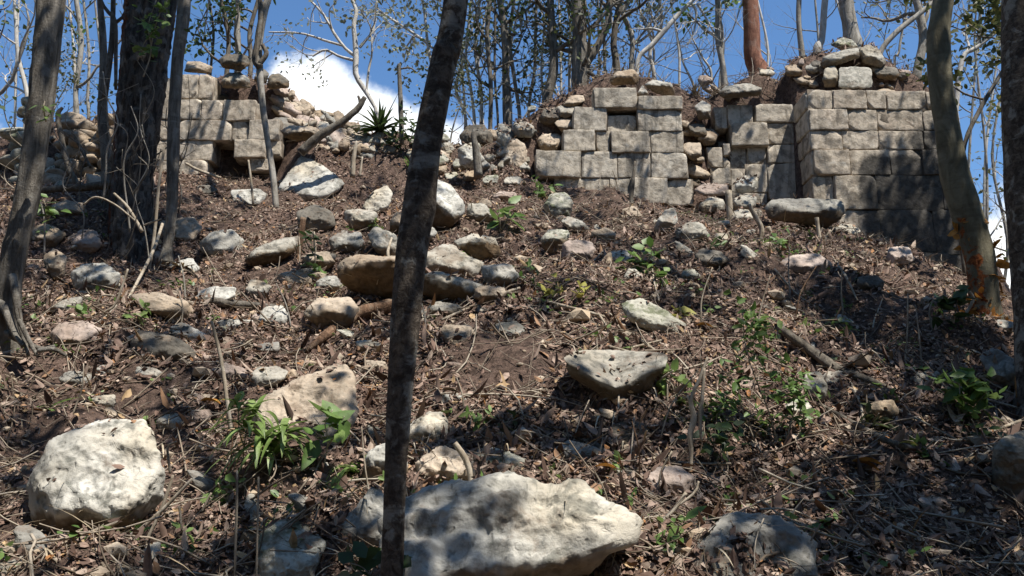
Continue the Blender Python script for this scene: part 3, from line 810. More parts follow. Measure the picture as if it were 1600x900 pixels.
R('large pale rock emerging right of the central trunk with shaded brown flank', [(634, 300), (672, 273), (700, 285), (729, 320), (726, 332), (702, 356), (680, 362), (640, 350)], 'white', kt=.9, kf=.8, ridge=.55, tilt=-.25, soil=.95, rough=.6, T=.4)
R('rounded grey stone above the large ochre rock', [(511, 376), (530, 360), (562, 362), (572, 385), (560, 399), (520, 396)], 'grey', kf=.5, soil=.6)
R('chunky pale stone touching the central trunk on its left', [(572, 367), (584, 352), (616, 364), (634, 392), (618, 410), (588, 395)], 'pale', kf=.6, soil=.7)
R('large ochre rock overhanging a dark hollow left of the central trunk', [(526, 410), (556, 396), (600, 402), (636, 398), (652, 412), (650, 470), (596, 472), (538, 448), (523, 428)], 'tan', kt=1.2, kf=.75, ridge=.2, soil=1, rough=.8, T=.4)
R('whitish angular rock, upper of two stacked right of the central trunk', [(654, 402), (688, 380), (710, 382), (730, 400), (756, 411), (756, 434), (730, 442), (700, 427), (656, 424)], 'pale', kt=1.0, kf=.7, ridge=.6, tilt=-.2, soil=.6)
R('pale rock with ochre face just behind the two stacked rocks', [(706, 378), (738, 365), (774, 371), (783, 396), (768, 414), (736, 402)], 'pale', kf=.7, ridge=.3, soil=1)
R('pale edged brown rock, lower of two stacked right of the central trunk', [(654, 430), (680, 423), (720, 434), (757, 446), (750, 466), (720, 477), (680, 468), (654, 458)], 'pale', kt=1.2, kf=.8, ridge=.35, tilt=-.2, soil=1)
R('pale tan boulder below the recessed wall', [(1053, 362), (1080, 343), (1100, 350), (1110, 366), (1086, 380), (1060, 376)], 'pale', soil=.2)
R('rounded pale stone, lower left of three stones under the recessed wall', [(1091, 321), (1110, 307), (1132, 312), (1134, 328), (1102, 336)], 'pale', soil=.5, ridge=.5)
R('flat pale stone supporting a rounder one under the recessed wall', [(1146, 312), (1160, 303), (1184, 308), (1182, 322), (1160, 334), (1148, 328)], 'pale', soil=.5, Y=9.0)
R('whitish lump balanced against the recessed wall', [(1149, 286), (1166, 273), (1187, 278), (1186, 296), (1160, 303), (1150, 300)], 'white', soil=.1, Y=9.1)
R('flat ledge stone at the foot of the recessed wall', [(1084, 298), (1100, 285), (1140, 289), (1140, 305), (1100, 307)], 'pink', soil=.1, Y=9.1, kt=.7, ridge=.8)
R('long horizontal slab with a weathered rim jutting below the right wall', [(1196, 326), (1206, 312), (1260, 310), (1318, 312), (1323, 330), (1308, 347), (1288, 358), (1240, 348), (1200, 343)], 'grey', kt=1.4, kf=.9, ridge=.4, soil=.8, T=.5, rough=.8, Y=8.2)
R('small pale stone between the jutting slab and the blackened wall', (1306, 350, 1348, 382), 'pale', soil=.2, Y=8.5)
R('pinkish flat stone below the jutting slab', [(1214, 412), (1240, 398), (1280, 396), (1304, 412), (1290, 428), (1230, 430)], 'pink', soil=.1)
R('mossy grey boulder at the left foot of the middle wall', [(848, 322), (860, 302), (886, 300), (898, 320), (890, 342), (856, 344)], 'moss', soil=.1)
R('bluish pale slab below the middle wall left end', [(876, 345), (886, 337), (908, 344), (922, 358), (912, 366), (888, 358)], 'grey', soil=.2)
R('small tan flat stone below the middle wall', (922, 355, 964, 377), 'tan', soil=.1)
R('ochre mossy stone left of the bluish slab', (843, 358, 890, 400), 'moss', soil=.8, ridge=.35)
R('pinkish brown flat stone set in the soil below the middle wall', (876, 372, 932, 412), 'pink', soil=.2)
R('leaning grey stone below the right end of the middle wall', [(1022, 356), (1036, 330), (1056, 322), (1060, 346), (1044, 364), (1026, 366)], 'grey', soil=.2)
R('dark brown stone in the hollow right of the pale tan boulder', (1084, 388, 1142, 424), 'dark', soil=.5)
R('squarish tan rock at the left end of the middle wall', [(786, 220), (806, 216), (822, 226), (824, 264), (790, 262)], 'tan', soil=.1, Y=9.25, kt=.3, ridge=.9)
R('upright grey stone above the squarish tan rock', [(800, 192), (818, 186), (836, 198), (832, 216), (804, 214)], 'grey', soil=.1, Y=9.4)
R('small bright white rock beside the cut post', [(714, 232), (726, 224), (746, 232), (758, 250), (740, 264), (718, 258)], 'white', soil=.1, kt=.6, Y=9.0)
R('dark mossy boulder on the saddle skyline', [(716, 214), (730, 196), (756, 194), (772, 212), (770, 226), (724, 228)], 'dark', soil=.1, Y=9.8)
R('small white lump right of the white boulder', (242, 645, 290, 677), 'white', soil=.2)
R('white knob beside the pointed white rock', (480, 796, 516, 820), 'white', soil=.1)
R('pale chip on the litter right of the central trunk', (688, 614, 732, 632), 'white', soil=.1)
R('flat brown grey stone above the white boulder', [(74, 590), (110, 578), (154, 586), (150, 602), (100, 610)], 'grey', soil=.2)
R('small pale stone above and right of the white boulder', (206, 572, 254, 597), 'pale', soil=.2)
R('flat white stone by the thin upright stick', [(330, 506), (352, 498), (396, 500), (400, 512), (360, 518)], 'white', soil=.1)
R('pinkish flat stone left of the sloping tan slab', (332, 566, 388, 596), 'pink', soil=.2)
R('grey brown stone in the dark hollow below the left wall', [(62, 400), (80, 388), (100, 400), (96, 436), (70, 440)], 'tan', soil=.2)
R('tan boulder in the hollow left of the whitish lumpy rock', [(108, 372), (124, 358), (148, 360), (160, 384), (140, 398), (112, 394)], 'pink', soil=.3)
R('pale brown ledge stone in the shadow under the far left wall stub', [(78, 322), (100, 312), (132, 318), (136, 334), (104, 340), (82, 336)], 'tan', soil=.2)
R('grey stone at the right of the rounded shaded stone', (382, 436, 424, 470), 'grey', soil=.2)
R('pinkish stone low on the litter left of the reddish log', (392, 486, 432, 512), 'pink', soil=.2)
R('grey boulder in shadow between the triangular rock and the wedge', [(462, 330), (490, 318), (520, 332), (524, 356), (490, 366), (464, 356)], 'dark', soil=.1)
R('pale stub of stone left of the jutting slab', (1142, 326, 1180, 350), 'pale', soil=.4)
R('low pale hump at the foot of the blackened wall', (1386, 384, 1432, 418), 'pink', soil=.1)
R('brown earthy stone in the dark right hollow', (1340, 430, 1384, 456), 'dark', soil=.3)
R('small stone behind the peeling trunk base', (1556, 498, 1596, 524), 'grey', soil=.2)

# stones lying on top of, and spilling from, the walls
GT = 'loose stones along the wall tops'
def Tp(label, poly, mat='grey', **kw): return rock(label, poly, mat, 'stone', 'capping_stone', group=GT, **kw)
Tp('flat overhanging stone on the very top of the left wall', [(340, 92), (352, 84), (386, 86), (390, 100), (376, 112), (346, 106)], 'dark', Y=9.75, ridge=.4, kf=.6)
Tp('grey stone under the flat overhanging one on the left wall', [(344, 130), (352, 116), (374, 112), (390, 124), (392, 138), (350, 138)], 'grey', Y=9.72)
Tp('dark rounded stone at the right end of the left wall top', [(416, 132), (420, 118), (436, 114), (452, 126), (452, 138), (420, 140)], 'dark', Y=9.8)
Tp('small dark stone on the left wall beside the thin trunk', (396, 104, 420, 132), 'dark', Y=9.8)
Tp('pinkish broken block at the left wall top corner', [(286, 112), (292, 96), (312, 96), (332, 104), (330, 116)], 'tan', Y=9.75)
Tp('tan boulder jutting from the fallen right end of the left wall', [(436, 204), (452, 196), (490, 198), (506, 208), (498, 222), (450, 218)], 'tan', Y=9.35, kf=.8, ridge=.35, soil=1)
Tp('flat orange brown stone on top of the middle wall', [(952, 126), (962, 112), (990, 108), (1000, 120), (996, 132), (956, 134)], 'tan', Y=9.4, ridge=.4, kf=.6, soil=.9)
Tp('pale pointed stone at the top of the middle wall', [(994, 150), (1004, 132), (1014, 146), (1012, 154)], 'pale', Y=9.25)
Tp('dark slanting slab on the right of the middle wall top', [(1006, 132), (1020, 124), (1050, 130), (1056, 148), (1040, 150), (1020, 144)], 'grey', Y=9.35, kf=.8, ridge=.3, soil=.8)
Tp('dark round stone on the broken left shoulder of the middle wall', [(842, 186), (850, 170), (872, 166), (884, 178), (876, 194), (848, 196)], 'dark', Y=9.5)
Tp('brown slanted stone higher on the left shoulder of the middle wall', [(878, 166), (890, 150), (912, 148), (914, 158), (892, 170)], 'tan', Y=9.5, kf=.7)
Tp('pale small stone on the left shoulder of the middle wall', (870, 164, 900, 186), 'pale', Y=9.45)
Tp('tan stone wedged left of the upper courses of the middle wall', (866, 184, 898, 208), 'tan', Y=9.4)
Tp('tan loose stone left of the lower courses of the middle wall', (838, 208, 880, 238), 'tan', Y=9.4)
Tp('long flat whitish slab on top of the recessed wall', [(1120, 146), (1134, 134), (1172, 130), (1192, 138), (1188, 150), (1130, 154)], 'pale', Y=9.35, ridge=.5, kf=.7)
Tp('round stone bedded in the gap left of the recessed wall', [(1086, 166), (1098, 156), (1112, 164), (1112, 186), (1092, 188)], 'grey', Y=9.4)
Tp('dark rounded stone low in the gap left of the recessed wall', (1076, 192, 1106, 216), 'dark', Y=9.4)
Tp('tan stone at the bottom of the gap left of the recessed wall', (1068, 222, 1098, 252), 'tan', Y=9.3)
Tp('brown stone in the gap beside the middle wall', (1090, 200, 1124, 228), 'tan', Y=9.45)
Tp('squared pale block standing alone on the right wall', [(1311, 138), (1311, 105), (1336, 104), (1362, 106), (1364, 138)], 'pale', Y=9.08, kt=.2, ridge=.95, soil=0, rough=.35, facet=0, rim=.02)
Tp('grey knob left of the lone squared block', [(1286, 126), (1290, 106), (1306, 102), (1312, 116), (1308, 136), (1290, 136)], 'grey', Y=9.14)
Tp('large tilted slab above the lone squared block', [(1282, 106), (1288, 88), (1318, 78), (1342, 74), (1346, 90), (1320, 98), (1294, 108)], 'pale', Y=9.3, kf=.8, ridge=.45, tilt=.25, soil=.8)
Tp('grey slab leaning right at the top of the right wall', [(1342, 78), (1358, 68), (1374, 76), (1388, 98), (1376, 106), (1350, 98)], 'grey', Y=9.35, kf=.6, tilt=-.3, soil=.6)
Tp('dark stone at the right of the top of the right wall', [(1366, 112), (1376, 102), (1402, 106), (1408, 118), (1396, 126), (1372, 122)], 'dark', Y=9.35)
Tp('small pale stone at the highest point of the right wall', (1298, 58, 1342, 80), 'moss', Y=9.6)
Tp('earth brown stone on the mound left of the tilted slab', (1226, 100, 1256, 120), 'tan', Y=9.4)
Tp('small white stone on the mound above the recessed wall', (1186, 108, 1212, 120), 'pale', Y=9.5)

# rubble spilling from the broken ends: many alike
def spill(n, region, Yr, label, group, seed, mats, s=(14, 36)):
    rg = np.random.default_rng(seed)
    base = [rock(label, (0, 0, 30, 22), m, 'stone', 'rubble_stone', Y=9.5, group=group, seed=seed * 50 + i, ridge=.5, kf=.45, soil=.5) for i, m in enumerate(mats)]
    for o in base: ROCKS.pop()
    reg = np.array(region, float)
    used = set()
    for k in range(n):
        i = rg.integers(len(reg) - 1); t = rg.random()
        a = reg[i] * (1 - t) + reg[i + 1] * t
        u = a[0] + rg.uniform(-6, 6); v = a[1] + (a[2] - a[1]) * rg.random()
        Yk = hit(u, v, 7.5, 10.6)
        src = base[rg.integers(len(base))]
        o = src if src.name not in used else src.copy()
        if o is src: used.add(src.name)
        else: COL.objects.link(o)
        p = wp(u, v, Yk); w = rg.uniform(*s) / 30.0
        o.location = (p[0], Yk - .05, p[2] - .07 * w); o.scale = (w * rg.uniform(.8, 1.3), w, w * rg.uniform(.8, 1.2))
        o.rotation_euler = (0, rg.uniform(-.5, .5), rg.uniform(-.8, .8))
    for o in base:
        if o.name not in used: bpy.data.objects.remove(o)
def heap(n, region, label, group, seed, mats, s=(34, 78)):
    rg = np.random.default_rng(seed)
    for k in range(n):
        u = rg.uniform(region[0], region[2]); v = rg.uniform(region[1], region[3]); w = rg.uniform(*s) * (.8 + .5 * (v - 280) / 300)
        if any((u - x) ** 2 + (1.4 * (v - y)) ** 2 < (w * .5 + r_) ** 2 for x, y, r_ in HEAP): continue
        HEAP.append((u, v, w * .36)); h = w * rg.uniform(.45, .75)
        rock(label, (u - w / 2, v - h / 2, u + w / 2, v + h / 2), mats[rg.integers(len(mats))], 'rock', 'half_buried_block', group=group, vg=v + h * .34, kt=rg.uniform(.6, 1.3), kf=rg.uniform(.4, .9), ridge=rg.uniform(.4, .85), soil=rg.uniform(.1, .9))
HEAP = [(485, 285, 45), (345, 380, 34), (425, 392, 36), (590, 312, 24), (690, 318, 45), (541, 378, 28), (600, 380, 26), (590, 436, 60), (705, 410, 50), (745, 388, 34), (705, 450, 46), (146, 436, 36), (250, 480, 50), (255, 545, 50), (293, 522, 30), (116, 522, 40), (100, 476, 24), (365, 508, 34),
        (404, 454, 20), (872, 322, 26), (867, 380, 26), (904, 392, 28), (1082, 360, 26), (1113, 322, 22), (1260, 332, 64), (1025, 496, 55), (1113, 406, 28), (492, 342, 30), (80, 414, 24), (134, 378, 26), (120, 326, 28), (960, 590, 80), (470, 630, 90), (1258, 412, 44)]
heap(90, (30, 290, 800, 530), 'smaller block half buried between the larger rocks on the left half of the slope', 'half buried blocks on the left of the slope', 61, ['pale', 'tan', 'grey', 'pink', 'white', 'grey', 'dark'])
for k, (b, m) in enumerate([((536, 326, 590, 362), 'pale'), ((604, 330, 652, 366), 'tan'), ((470, 392, 524, 424), 'tan'), ((752, 412, 812, 452), 'grey'), ((660, 470, 724, 500), 'pale'), ((740, 446, 792, 476), 'tan'), ((492, 430, 536, 462), 'grey'), ((728, 318, 776, 352), 'pale'), ((640, 350, 684, 384), 'grey')]):
    rock('angular grey tan block wedged in the tumble of rocks round the middle trunk', b, m, 'rock', 'wedged_block', group='blocks wedged in the central tumble', kt=.9, kf=.75, ridge=.5, soil=.7)
    HEAP.append(((b[0] + b[2]) / 2, (b[1] + b[3]) / 2, 24))
heap(34, (555, 212, 835, 285), 'rubble block packed into the collapsed gap between the left and middle walls', 'rubble blocks in the collapsed gap', 64, ['tan', 'pale', 'grey', 'moss', 'tan'], (24, 44))
heap(30, (840, 320, 1300, 440), 'smaller block half buried in the earth below the middle and right walls', 'half buried blocks below the right hand walls', 62, ['tan', 'grey', 'pink', 'moss', 'pale'], (22, 46))
heap(26, (40, 520, 1560, 660), 'scattered block half buried in the litter in the middle of the slope', 'half buried blocks in the middle of the slope', 63, ['tan', 'grey', 'pink', 'pale'], (22, 46))
spill(70, [(440, 140, 210), (480, 165, 230), (530, 195, 245), (600, 210, 250)], 0, 'rubble stone spilling from the broken right end of the left wall', 'rubble spilling beside the left wall', 31, ['tan', 'pale', 'tan', 'grey', 'pink', 'tan'])
spill(34, [(655, 225, 262), (760, 222, 270), (835, 170, 262)], 0, 'rubble stone on the saddle between the left and middle walls', 'rubble on the saddle', 32, ['grey', 'pale', 'tan', 'moss'], (12, 28))
spill(15, [(1090, 135, 160), (1120, 118, 160), (1240, 100, 150), (1290, 90, 130)], 0, 'small rubble stone in the brown fill above the recessed wall', 'rubble in the fill on the right', 33, ['tan', 'dark', 'pink', 'grey'], (9, 22))
spill(40, [(30, 170, 290), (75, 200, 300), (190, 210, 300)], 0, 'rubble stone tumbled round the far left wall stub', 'rubble round the far left stub', 34, ['tan', 'pink', 'moss', 'dark'], (14, 34))
spill(11, [(1362, 108, 140), (1450, 118, 142)], 0, 'small rubble stone in the fill along the top of the right wall', 'rubble on the right wall top', 35, ['tan', 'pink', 'dark'], (8, 20))
spill(14, [(1068, 190, 300), (1104, 200, 300)], 0, 'rubble stone filling the gap between the middle and recessed walls', 'rubble in the wall gap', 36, ['dark', 'dark', 'tan'], (14, 28))

# small fragments strewn over the slope
def fragments(n=84):
    rg = np.random.default_rng(77); lab = 'small limestone fragment lying in the brown leaf litter of the slope'
    base = [rock(lab, (0, 0, 30, 22), m, 'stone', 'stone_fragment', Y=6.0, group='small fragments strewn over the slope', seed=700 + i, soil=.3, ridge=.6) for i, m in enumerate(['pale', 'white', 'tan', 'pink', 'grey', 'moss', 'tan', 'grey'])]
    for o in base: ROCKS.pop()
    for k in range(n):
        v = 290 + 600 * rg.random() ** 1.1; u = rg.uniform(10, 1590)
        if v < 340 and u > 840: v += 90
        Y = hit(u, v, 1.8); p = wp(u, v, Y)
        i = k % len(base); o = base[i] if k < len(base) else base[i].copy()
        if k >= len(base): COL.objects.link(o)
        px = rg.uniform(10, 26) * (1 + .5 * (v - 300) / 600); w = px / 30.0 * pxm(Y) / pxm(6.0)
        z = float(HS(p[0], Y)); o.location = (p[0], Y, z - .03 * w)
        o.scale = (w * rg.uniform(.8, 1.3), w, w * rg.uniform(.6, 1.0)); o.rotation_euler = (rg.uniform(-.5, .2), rg.uniform(-.4, .4), rg.uniform(-1.2, 1.2))
settle_ground()
fragments()

# ------------------------------------------------------------------ trees
def path(pts, Y):
    P, Rr = [], []
    for k, q in enumerate(pts):
        y = Y if np.isscalar(Y) else Y[k]
        P.append(wp(q[0], q[1], y)); Rr.append(q[2] * .5 * pxm(y, q[1]))
    return np.array(P), np.array(Rr)

def extend(P, Rr, length, taper=.55, rng=None, lean=None):
    d = P[-1] - P[-2]; d = d / np.linalg.norm(d)
    if lean is not None: d = d + lean
    n = 4; Q = [P]; q = P[-1].copy(); rr = []
    for k in range(n):
        if rng is not None: d = d + rng.normal(0, .05, 3)
        d = d / np.linalg.norm(d); q = q + d * length / n; Q.append(q[None].copy()); rr.append(Rr[-1] * (1 - (1 - taper) * (k + 1) / n))
    return np.concatenate(Q), np.concatenate([Rr, rr])

def bark_bumps(seed, amp=.06, plates=0.0, knots=()):
    def f(i, th, P):
        L = np.concatenate([[0], np.cumsum(np.linalg.norm(np.diff(P, axis=0), axis=1))])[:, None]
        x, y = np.cos(th), np.sin(th)
        b = 1 + amp * fbm(x * 1.6 + seed, y * 1.6, L * 3.0, 3, seed) + amp * .4 * fbm(x * 5 + seed, y * 5, L * 9, 2, seed + 4)
        if plates:
            r = np.abs(fbm(x * 5.5 + seed, y * 5.5, L * 2.2, 3, seed + 8))
            b = b - plates * np.exp(-(r / .10) ** 2) + plates * .4 * fbm(x * 12, y * 12, L * 14, 2, seed + 9)
        for (s, a, wdt, am) in knots:
            dth = np.arctan2(np.sin(th - a), np.cos(th - a))
            b = b + am * np.exp(-((L - s) / wdt) ** 2 - (dth / .6) ** 2)
        return b
    return f

def grow(rng, p, d, L, r, lev, tubes, tips, up=.15, wander=.22, kids=(2, 4), spread=.75):
    n = 5; P = [p]; q = p.copy(); d = d / np.linalg.norm(d)
    for k in range(n):
        d = d + rng.normal(0, wander, 3) + np.array([0, 0, up]) * .4; d /= np.linalg.norm(d)
        q = q + d * L / n; P.append(q.copy())
    P = np.array(P); Rr = np.linspace(r, r * (.35 if lev else .2), n + 1)
    tubes.append((P, Rr, lev))
    if lev <= 1: tips.append((P[-1], d))
    if lev == 0: return
    for k in range(rng.integers(kids[0], kids[1] + 1)):
        t = rng.uniform(.3, 1.0); i = min(int(t * n), n - 1); f = t * n - i
        b = P[i] * (1 - f) + P[i + 1] * f
        dd = d + rng.normal(0, spread, 3); dd[2] += up
        grow(rng, b, dd, L * rng.uniform(.5, .75), r * (1 - .6 * t) * .62, lev - 1, tubes, tips, up, wander, kids, spread)

def add_crown(root, tips, rng, mat, per=7, size=(.05, .1), W=.3, radius=.18, droop=.3, name='foliage', n_clip=60000):
    tips = [q for q in tips if rng.random() < .6]; per = per * 2; radius = radius * .7
    n = len(tips) * per
    if n == 0: return
    B = np.repeat(np.array([t[0] for t in tips]), per, 0)
    P = B + rng.normal(0, radius, (n, 3)) * np.array([1, 1, .8])
    D = unit(rng, n) + np.array([0, 0, -droop]); N = unit(rng, n) + np.array([0, 0, .8])
    mb = MB(); leaves(mb, P, N, D, rng.uniform(size[0], size[1], n), W, rng)
    return mb.build(name, M[mat], root, True, np.array(root.location))

def branch_mesh(root, tubes, mat, sides=(4, 5, 6, 7), name='branches'):
    if not tubes: return
    mb = MB()
    for P, Rr, lev in tubes: 
        Q, R2 = catmull(P, Rr, 9 if lev else 6)
        tube(mb, Q, R2, sides[min(lev, 3)], None, False)
    return mb.build(name, M[mat], root, True, np.array(root.location), 'soil')

def trunk_mesh(root, P, Rr, mat, sides=14, n=40, bumps=None, red=None, name='trunk'):
    Q, R2 = catmull(P, Rr, n)
    mb = MB(); tube(mb, Q, R2, sides, bumps, True)
    if red is not None:
        v = np.concatenate(mb.v); mb.attr = [red(v)]
    return mb.build(name, M[mat], root, True, np.array(root.location), 'soil')

def tree_root(name, label, P, group=None): return thing(name, label, 'tree', tuple(P[0]), group)

# --- the five big foreground trunks
def flare(P, Rr, amt=.5, drop=.25):
    """carry the trunk into the ground with a root flare"""
    d = P[0] - P[1]; d = d / np.linalg.norm(d)
    return np.concatenate([[P[0] + d * drop], P]), np.concatenate([[Rr[0] * (1 + amt)], Rr])

CANOPY = []     # (tree root, trunk top) used by the crowns overhead
def foreground():
    rng = np.random.default_rng(5)
    # dark leaning trunk in the middle
    pts = [(608, 985, 37), (612, 905, 34), (616, 800, 33), (621, 680, 36), (630, 560, 42), (640, 430, 48), (654, 320, 49), (672, 200, 44), (694, 90, 40), (712, 0, 39)]
    P, Rr = path(pts, 2.55)
    P, Rr = flare(P, Rr, .25, .25); P2, R2 = extend(P, Rr, 6.0, .45, rng)
    r = tree_root('forest_tree', 'dark slender leaning tree trunk crossing the middle of the picture', P)
    s0 = 1.30
    trunk_mesh(r, P2, R2, 'bark_centre', 28, 150, bark_bumps(11, .07, .03, [(1.97, 2.7, .035, .2), (1.1, 1.0, .05, .1), (.62, 2.9, .05, .1), (1.45, 4.6, .04, .12)]))
    CANOPY.append((r, P2[-1], R2[-1], 'bark_centre'))
    # grey trunk at the left
    pts = [(12, 545, 36), (14, 470, 37), (22, 400, 38), (42, 310, 36), (58, 210, 37), (70, 110, 39), (80, 0, 40)]
    P, Rr = path(pts, 4.7); P, Rr = flare(P, Rr, .6, .3); P2, R2 = extend(P, Rr, 6, .5, rng)
    r = tree_root('forest_tree', 'grey fissured trunk at the left edge with bare roots at its foot', P)
    trunk_mesh(r, P2, R2, 'bark_left', 28, 110, bark_bumps(21, .09, .14))
    for (pp, w) in [([(10, 520), (40, 535), (75, 548), (100, 545)], 12), ([(8, 480), (30, 520), (52, 545)], 16), ([(0, 470), (-15, 520), (-40, 560)], 18), ([(20, 430), (38, 500), (60, 560)], 14)]:
        Q = np.array([wp(u, v, 4.62) for u, v in pp]); Q[:, 1] += np.linspace(0, -.1, len(Q))
        q, rr = catmull(Q, np.linspace(w, w * .4, len(Q)) * .5 * pxm(4.6), 16); mb = MB(); tube(mb, q, rr, 8, bark_bumps(4, .12)); mb.build('root', M['bark_left'], r, True, np.array(r.location), 'soil')
    CANOPY.append((r, P2[-1], R2[-1], 'bark_left'))
    # the thick furrowed trunk
    pts = [(206, 400, 68), (205, 330, 62), (208, 270, 59), (215, 200, 65), (224, 120, 69), (232, 50, 73), (238, 0, 75)]
    P, Rr = path(pts, 7.6); P, Rr = flare(P, Rr, .4, .3); P2, R2 = extend(P, Rr, 6, .6, rng)
    r = tree_root('forest_tree', 'thick dark trunk with furrowed plated bark in front of the left wall', P)
    def redl(v): return smooth((-(v[:, 0] - np.interp(v[:, 2], P2[:, 2], P2[:, 0])) / .2) * 1.0) * .75
    trunk_mesh(r, P2, R2, 'bark_plate', 56, 190, bark_bumps(31, .05, .16), redl)
    CANOPY.append((r, P2[-1], R2[-1], 'bark_plate'))
    # pale companion stem
    pts = [(262, 385, 16), (268, 330, 17), (270, 260, 19), (272, 180, 18), (278, 90, 18), (288, 0, 20)]
    P, Rr = path(pts, 7.2); P, Rr = flare(P, Rr, .6, .15); P2, R2 = extend(P, Rr, 5, .5, rng)
    r = tree_root('forest_tree', 'slim grey trunk standing just right of the thick dark trunk', P)
    trunk_mesh(r, P2, R2, 'bark_left', 14, 60, bark_bumps(41, .08, .05))
    CANOPY.append((r, P2[-1], R2[-1], 'bark_left'))
    # forked grey trunk left of it
    pts = [(168, 300, 16), (166, 240, 17), (160, 180, 16), (162, 90, 12), (156, 0, 9)]
    P, Rr = path(pts, 8.0); P, Rr = flare(P, Rr, .4, .3); P2, R2 = extend(P, Rr, 4, .5, rng)
    r = tree_root('forest_tree', 'crooked grey sapling standing just left of the thick dark trunk', P)
    trunk_mesh(r, P2, R2, 'bark_left', 12, 50, bark_bumps(51, .1))
    mb = MB()
    for pp in [[(164, 150, 9), (172, 90, 9), (176, 40, 8), (178, -60, 7)], [(181, 140, 5), (181, 90, 6), (180, 34, 7), (170, 20, 6), (158, 0, 5), (140, -60, 4)], [(180, 36, 6), (190, 28, 5), (202, 18, 4), (214, -20, 3)]]:
        mb = MB(); Q, q = path(pp, 7.95); q1, q2 = catmull(Q, q, 16); tube(mb, q1, q2, 7); mb.build('branch', M['bark_dark'], r, True, np.array(r.location), 'soil')
    # peeling trunk on the right
    pts = [(1542, 520, 52), (1538, 470, 44), (1530, 400, 44), (1510, 330, 46), (1492, 270, 42), (1480, 200, 36), (1470, 130, 36), (1467, 60, 35), (1474, 0, 30)]
    P, Rr = path(pts, 5.6); P, Rr = flare(P, Rr, .5, .25); P2, R2 = extend(P, Rr, 6, .5, rng)
    r = tree_root('forest_tree', 'smooth olive trunk with peeling red bark low down, before the right wall', P)
    def redg(v):
        cx = np.interp(v[:, 2], P2[:, 2], P2[:, 0]); low = smooth((3.75 - v[:, 2]) / .9)
        return low * (.40 + .30 * smooth((cx - v[:, 0]) / .06))
    trunk_mesh(r, P2, R2, 'bark_gumbo', 28, 130, bark_bumps(61, .05), redg)
    # curls of papery bark
    mb = MB(); rg = np.random.default_rng(8); n = 130
    s = rg.random(n) ** 1.3 * .42; Q, q = catmull(P, Rr, 200); k = (s * 199).astype(int); th = rg.uniform(math.pi * .9, math.pi * 2.1, n)
    pos = Q[k] + np.stack([np.cos(th), np.sin(th), 0 * th], 1) * q[k][:, None] * 1.02
    leaves(mb, pos, np.stack([np.cos(th), np.sin(th), .4 + 0 * th], 1) + rg.normal(0, .5, (n, 3)), unit(rg, n), rg.uniform(.02, .07, n), .45, rg, 1.2)
    tag(mb.build('peeling_bark', M['orange'], r, True, np.array(r.location)), kind='stuff')
    CANOPY.append((r, P2[-1], R2[-1], 'bark_gumbo'))
    # trunk cut by the right edge
    pts = [(1634, 600, 84), (1626, 500, 74), (1618, 400, 74), (1611, 290, 74), (1606, 150, 72), (1604, 0, 70)]
    P, Rr = path(pts, 4.3); P, Rr = flare(P, Rr, .4, .3); P2, R2 = extend(P, Rr, 6, .5, rng)
    r = tree_root('forest_tree', 'dark greenish trunk cut off by the right edge of the picture', P)
    trunk_mesh(r, P2, R2, 'bark_centre', 28, 110, bark_bumps(71, .05))
    CANOPY.append((r, P2[-1], R2[-1], 'bark_centre'))
    # thin trunk before the left wall, bending
    pts = [(432, 330, 10), (426, 270, 10), (418, 220, 9), (410, 160, 10), (406, 110, 11), (404, 70, 13), (412, 20, 12), (424, -20, 11)]
    P, Rr = path(pts, 8.6); P2, R2 = extend(P, Rr, 4, .5, rng)
    r = tree_root('forest_tree', 'thin pale bending stem rising in front of the right end of the left wall', P)
    trunk_mesh(r, P2, R2, 'bark_grey', 10, 60, bark_bumps(81, .08))
    mb = MB()
    for pp in [[(406, 105, 12), (398, 92, 10), (404, 60, 10), (408, 20, 9), (402, -50, 7)], [(405, 100, 10), (416, 84, 8), (410, 70, 6)]]:
        mb = MB(); Q, q = path(pp, 8.55); q1, q2 = catmull(Q, q, 14); tube(mb, q1, q2, 8, bark_bumps(82, .15)); mb.build('branch', M['bark_dark'], r, True, np.array(r.location), 'soil')
foreground()

